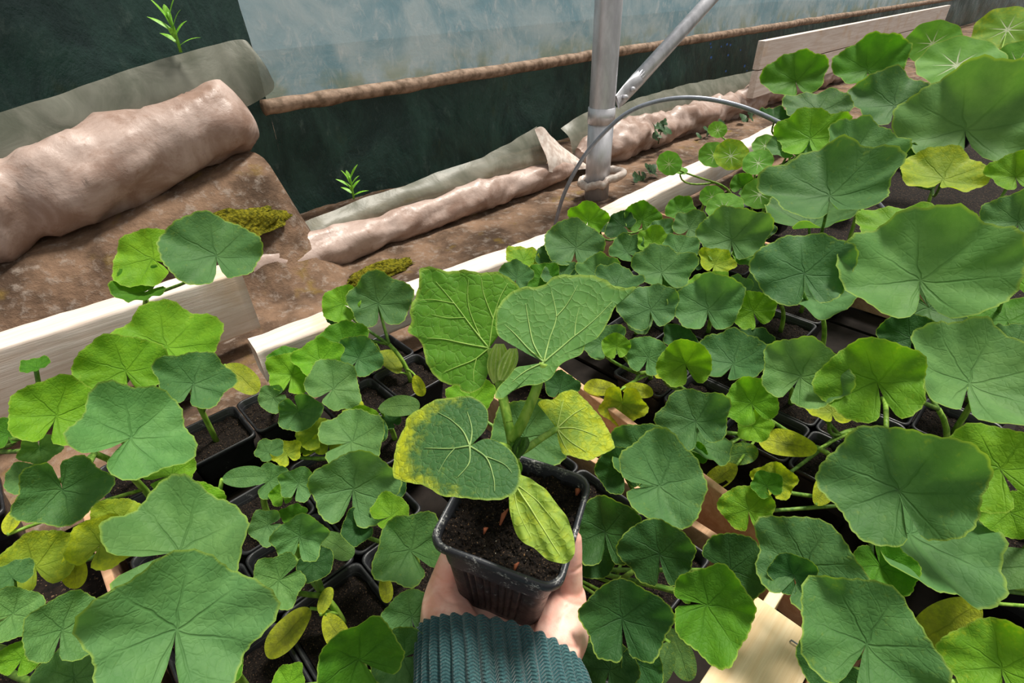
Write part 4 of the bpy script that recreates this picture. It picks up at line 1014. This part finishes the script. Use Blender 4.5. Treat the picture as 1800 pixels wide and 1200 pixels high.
# ------------------------------------------------------------------ hand and sleeve
def skin_material():
    n = NT('skin'); co = n.coord(); a = n.noise(co, 45, 4, .6); b = n.vor(co, 620); c_ = n.noise(co, 130, 3, .6)
    c = n.mix(n.ramp(a, .32, .68), srgb(238, 172, 154), srgb(250, 206, 190))
    c = n.mix(n.math('MULTIPLY', n.ramp(c_, .55, .75), .35), c, srgb(226, 144, 130))
    n.base(c, .48, .4); n.b.inputs['Subsurface Weight'].default_value = .12; n.b.inputs['Subsurface Radius'].default_value = (.006, .002, .001); n.b.inputs['Subsurface Scale'].default_value = 1.0
    n.bump(n.math('ADD', n.math('MULTIPLY', b, .4), c_), .22, .0008); return n.m
M_SKIN = skin_material()
def caps(bm, pts, rad, flat=None):
    """chain of spheres, densely interpolated, as raw material for a voxel skin"""
    P = cr(pts, 10); R = cr([V((r, 0, 0)) for r in rad], 10)
    for q, r in zip(P, R):
        bmesh.ops.create_icosphere(bm, subdivisions=2, radius=r.x, matrix=Matrix.Translation(q))
bm = bmesh.new()
W0 = V((-.012, .060, .140)); WR = V((-.012, .128, .150))
bt = pl_(0, 0, -.085)      # underside of the pot
def hb(x, y, z): return bt+PX*x+PY*y+PZ_*z
# forearm and wrist
for dx in (-.016, 0, .016):
    caps(bm, [W0+V((dx*1.1, 0, 0)), WR+V((dx, 0, 0)), hb(dx*1.2, -.035, -.020)], [.024, .022, .022])
# palm: metacarpals spread under the pot, cupped at both edges
wr = hb(-.004, -.042, -.018)
meta = [(-.030, -.002), (-.012, -.008), (.010, -.008), (.031, -.002)]
for (x, z) in meta:
    caps(bm, [wr+PX*x*.7, hb(x*1.0, -.012, -.017+z*.3), hb(x*1.06, .026, -.015+z*.3)], [.019, .0155, .0125])
# heel of the hand (little finger side) and ball of the thumb
caps(bm, [atd(975, 1150, .335), atd(985, 1115, .345), atd(992, 1080, .352), atd(1000, 1050, .356)], [.017, .019, .0165, .0125])
caps(bm, [atd(955, 1130, .355), atd(960, 1100, .365), atd(975, 1070, .365)], [.02, .018, .014])
caps(bm, [atd(800, 1120, .335), atd(785, 1082, .350), atd(781, 1050, .362), atd(785, 1020, .366)], [.020, .0185, .0150, .0122])
caps(bm, [atd(850, 1120, .355), atd(840, 1090, .372), atd(840, 1070, .385)], [.022, .019, .016])
# thumb rising along the pot's left wall
caps(bm, [atd(783, 1035, .364), atd(789, 1005, .364), atd(800, 972, .362), atd(812, 940, .358), atd(822, 912, .356)], [.0130, .0112, .0098, .0088, .0068])
# little finger along the right wall
caps(bm, [atd(1000, 1052, .357), atd(1003, 1020, .352), atd(1004, 990, .347), atd(1006, 965, .343), atd(1011, 946, .340)], [.0102, .0086, .0078, .0070, .0048])
# ring, middle and index finger curl up behind the pot
caps(bm, [hb(.026, .026, -.015), hb(.030, .050, -.008), hb(.029, .056, .018), hb(.027, .054, .036)], [.0115, .0095, .0085, .0065])
caps(bm, [hb(.011, .028, -.015), hb(.014, .054, -.009), hb(.014, .058, .020), hb(.013, .055, .046)], [.0118, .0098, .0088, .0068])
caps(bm, [hb(-.013, .028, -.015), hb(-.018, .053, -.009), hb(-.019, .057, .018), hb(-.018, .054, .040)], [.0118, .0098, .0086, .0066])
hm = bpy.data.meshes.new('hand_raw'); bm.to_mesh(hm); bm.free()
ho = bpy.data.objects.new('hand_raw', hm); COL.objects.link(ho)
md = ho.modifiers.new('r', 'REMESH'); md.mode = 'VOXEL'; md.voxel_size = .0010
md = ho.modifiers.new('s', 'SMOOTH'); md.factor = .6; md.iterations = 12
dg = bpy.context.evaluated_depsgraph_get(); dg.update()
hm2 = bpy.data.meshes.new_from_object(ho.evaluated_get(dg)); bpy.data.objects.remove(ho)
def project(p):
    d = p-CAM; t = d.dot(FW); return 900+FPX*d.dot(RT)/t, 600-FPX*d.dot(UP)/t
CREASE = [((762, 1010), (802, 1026)), ((772, 1040), (806, 1060)), ((988, 1002), (1028, 992)), ((982, 1044), (1024, 1064)), ((955, 1098), (1004, 1058)), ((958, 1118), (1014, 1138)), ((760, 1062), (800, 1072))]
hm2.update(); nrm = [q.normal.copy() for q in hm2.vertices]
for q, nn in zip(hm2.vertices, nrm):
    if nn.dot(CAM-q.co) < 0: continue
    x, y = project(q.co); dd = 0
    for (x0, y0), (x1, y1) in CREASE:
        L2_ = (x1-x0)**2+(y1-y0)**2; t = max(0, min(1, ((x-x0)*(x1-x0)+(y-y0)*(y1-y0))/L2_))
        e2 = (x-x0-t*(x1-x0))**2+(y-y0-t*(y1-y0)-6*math.sin(math.pi*t))**2; dd = max(dd, math.exp(-e2/16.0)*math.sin(math.pi*min(1, max(0, .15+.7*t))))
    q.co = q.co-nn*.0009*dd
hm2.name = 'hand'; hm2.materials.clear(); hm2.polygons.foreach_set('use_smooth', [True]*len(hm2.polygons))
person = empty('person', V((-.012, .06, .12)), 'hand in a teal knitted sleeve holding the pot from below', 'person')
link('hand', hm2, M_SKIN, person)

def knit_material():
    n = NT('teal_knit'); uvn = n.n('ShaderNodeUVMap').outputs[0]
    sp_ = n.n('ShaderNodeSeparateXYZ'); n.put(sp_.inputs[0], uvn); x, y = sp_.outputs[0], sp_.outputs[1]
    # V stitches: rows slanting up on both sides of each column
    cx = n.math('FRACT', n.math('MULTIPLY', x, 2.0)); s = n.math('ABSOLUTE', n.math('SUBTRACT', cx, .5))
    row = n.math('FRACT', n.math('ADD', y, n.math('MULTIPLY', s, 1.6)))
    st = n.ramp(n.math('ABSOLUTE', n.math('SUBTRACT', row, .5)), .10, .48, 1, 0)
    fz = n.noise(n.coord(), 900, 3, .7); lo = n.noise(n.coord(), 60, 3)
    c = n.mix(n.ramp(fz, .35, .7), srgb(38, 74, 78), srgb(72, 112, 112)); c = n.mix(n.math('MULTIPLY', n.math('SUBTRACT', 1.0, st), .6), c, srgb(30, 62, 66))
    c = n.mix(n.math('MULTIPLY', n.ramp(lo, .4, .7), .25), c, srgb(44, 86, 96))
    n.base(c, .9, .15); n.b.inputs['Sheen Weight'].default_value = .25
    n.bump(n.math('ADD', st, n.math('MULTIPLY', fz, .35)), .7, .0012); return n.m
M_KNIT = knit_material()
A0 = atd(905, 1420, .275); A1 = atd(874, 1122, .342); ax = (A1-A0).normalized()
sx = (RT-ax*RT.dot(ax)).normalized(); sy = sx.cross(ax)
if sy.z < 0: sy = -sy
NR = 36; NT_ = NR*12; NL = 90; vs, uvs = [], []
def cuff(th):  # where the ribbed edge ends: reaches further along the thumb side
    c = math.cos(th)
    return 1.0-.215*c-.03*c*c-.065+.10*max(0, math.sin(th))*0
for i in range(NL+4):
    for k in range(NT_):
        th = 2*math.pi*k/NT_; t = min(1, i/(NL-1)); L = (A1-A0).length*cuff(th)
        rib = .5+.5*math.cos(th*NR); rib = rib**.7
        rx = .0535-.0015*t; ry = .041-.0005*t
        dr = .0046*(rib-.5)*(1-.5*max(0, (t-.93)/.07))+.0012*fn(th*2, t*6, 4)
        if i >= NL: dr -= .0016*(i-NL+1)
        end = .0012*rib
        vs.append(A0+ax*(t*(L+end))+sx*math.cos(th)*(rx+dr)+sy*math.sin(th)*(ry+dr))
        uvs.append((th*NR/(2*math.pi), t*L/.0019))
add('sleeve', vs, grid_faces(NL+4, NT_, True), M_KNIT, person, True, uvs)
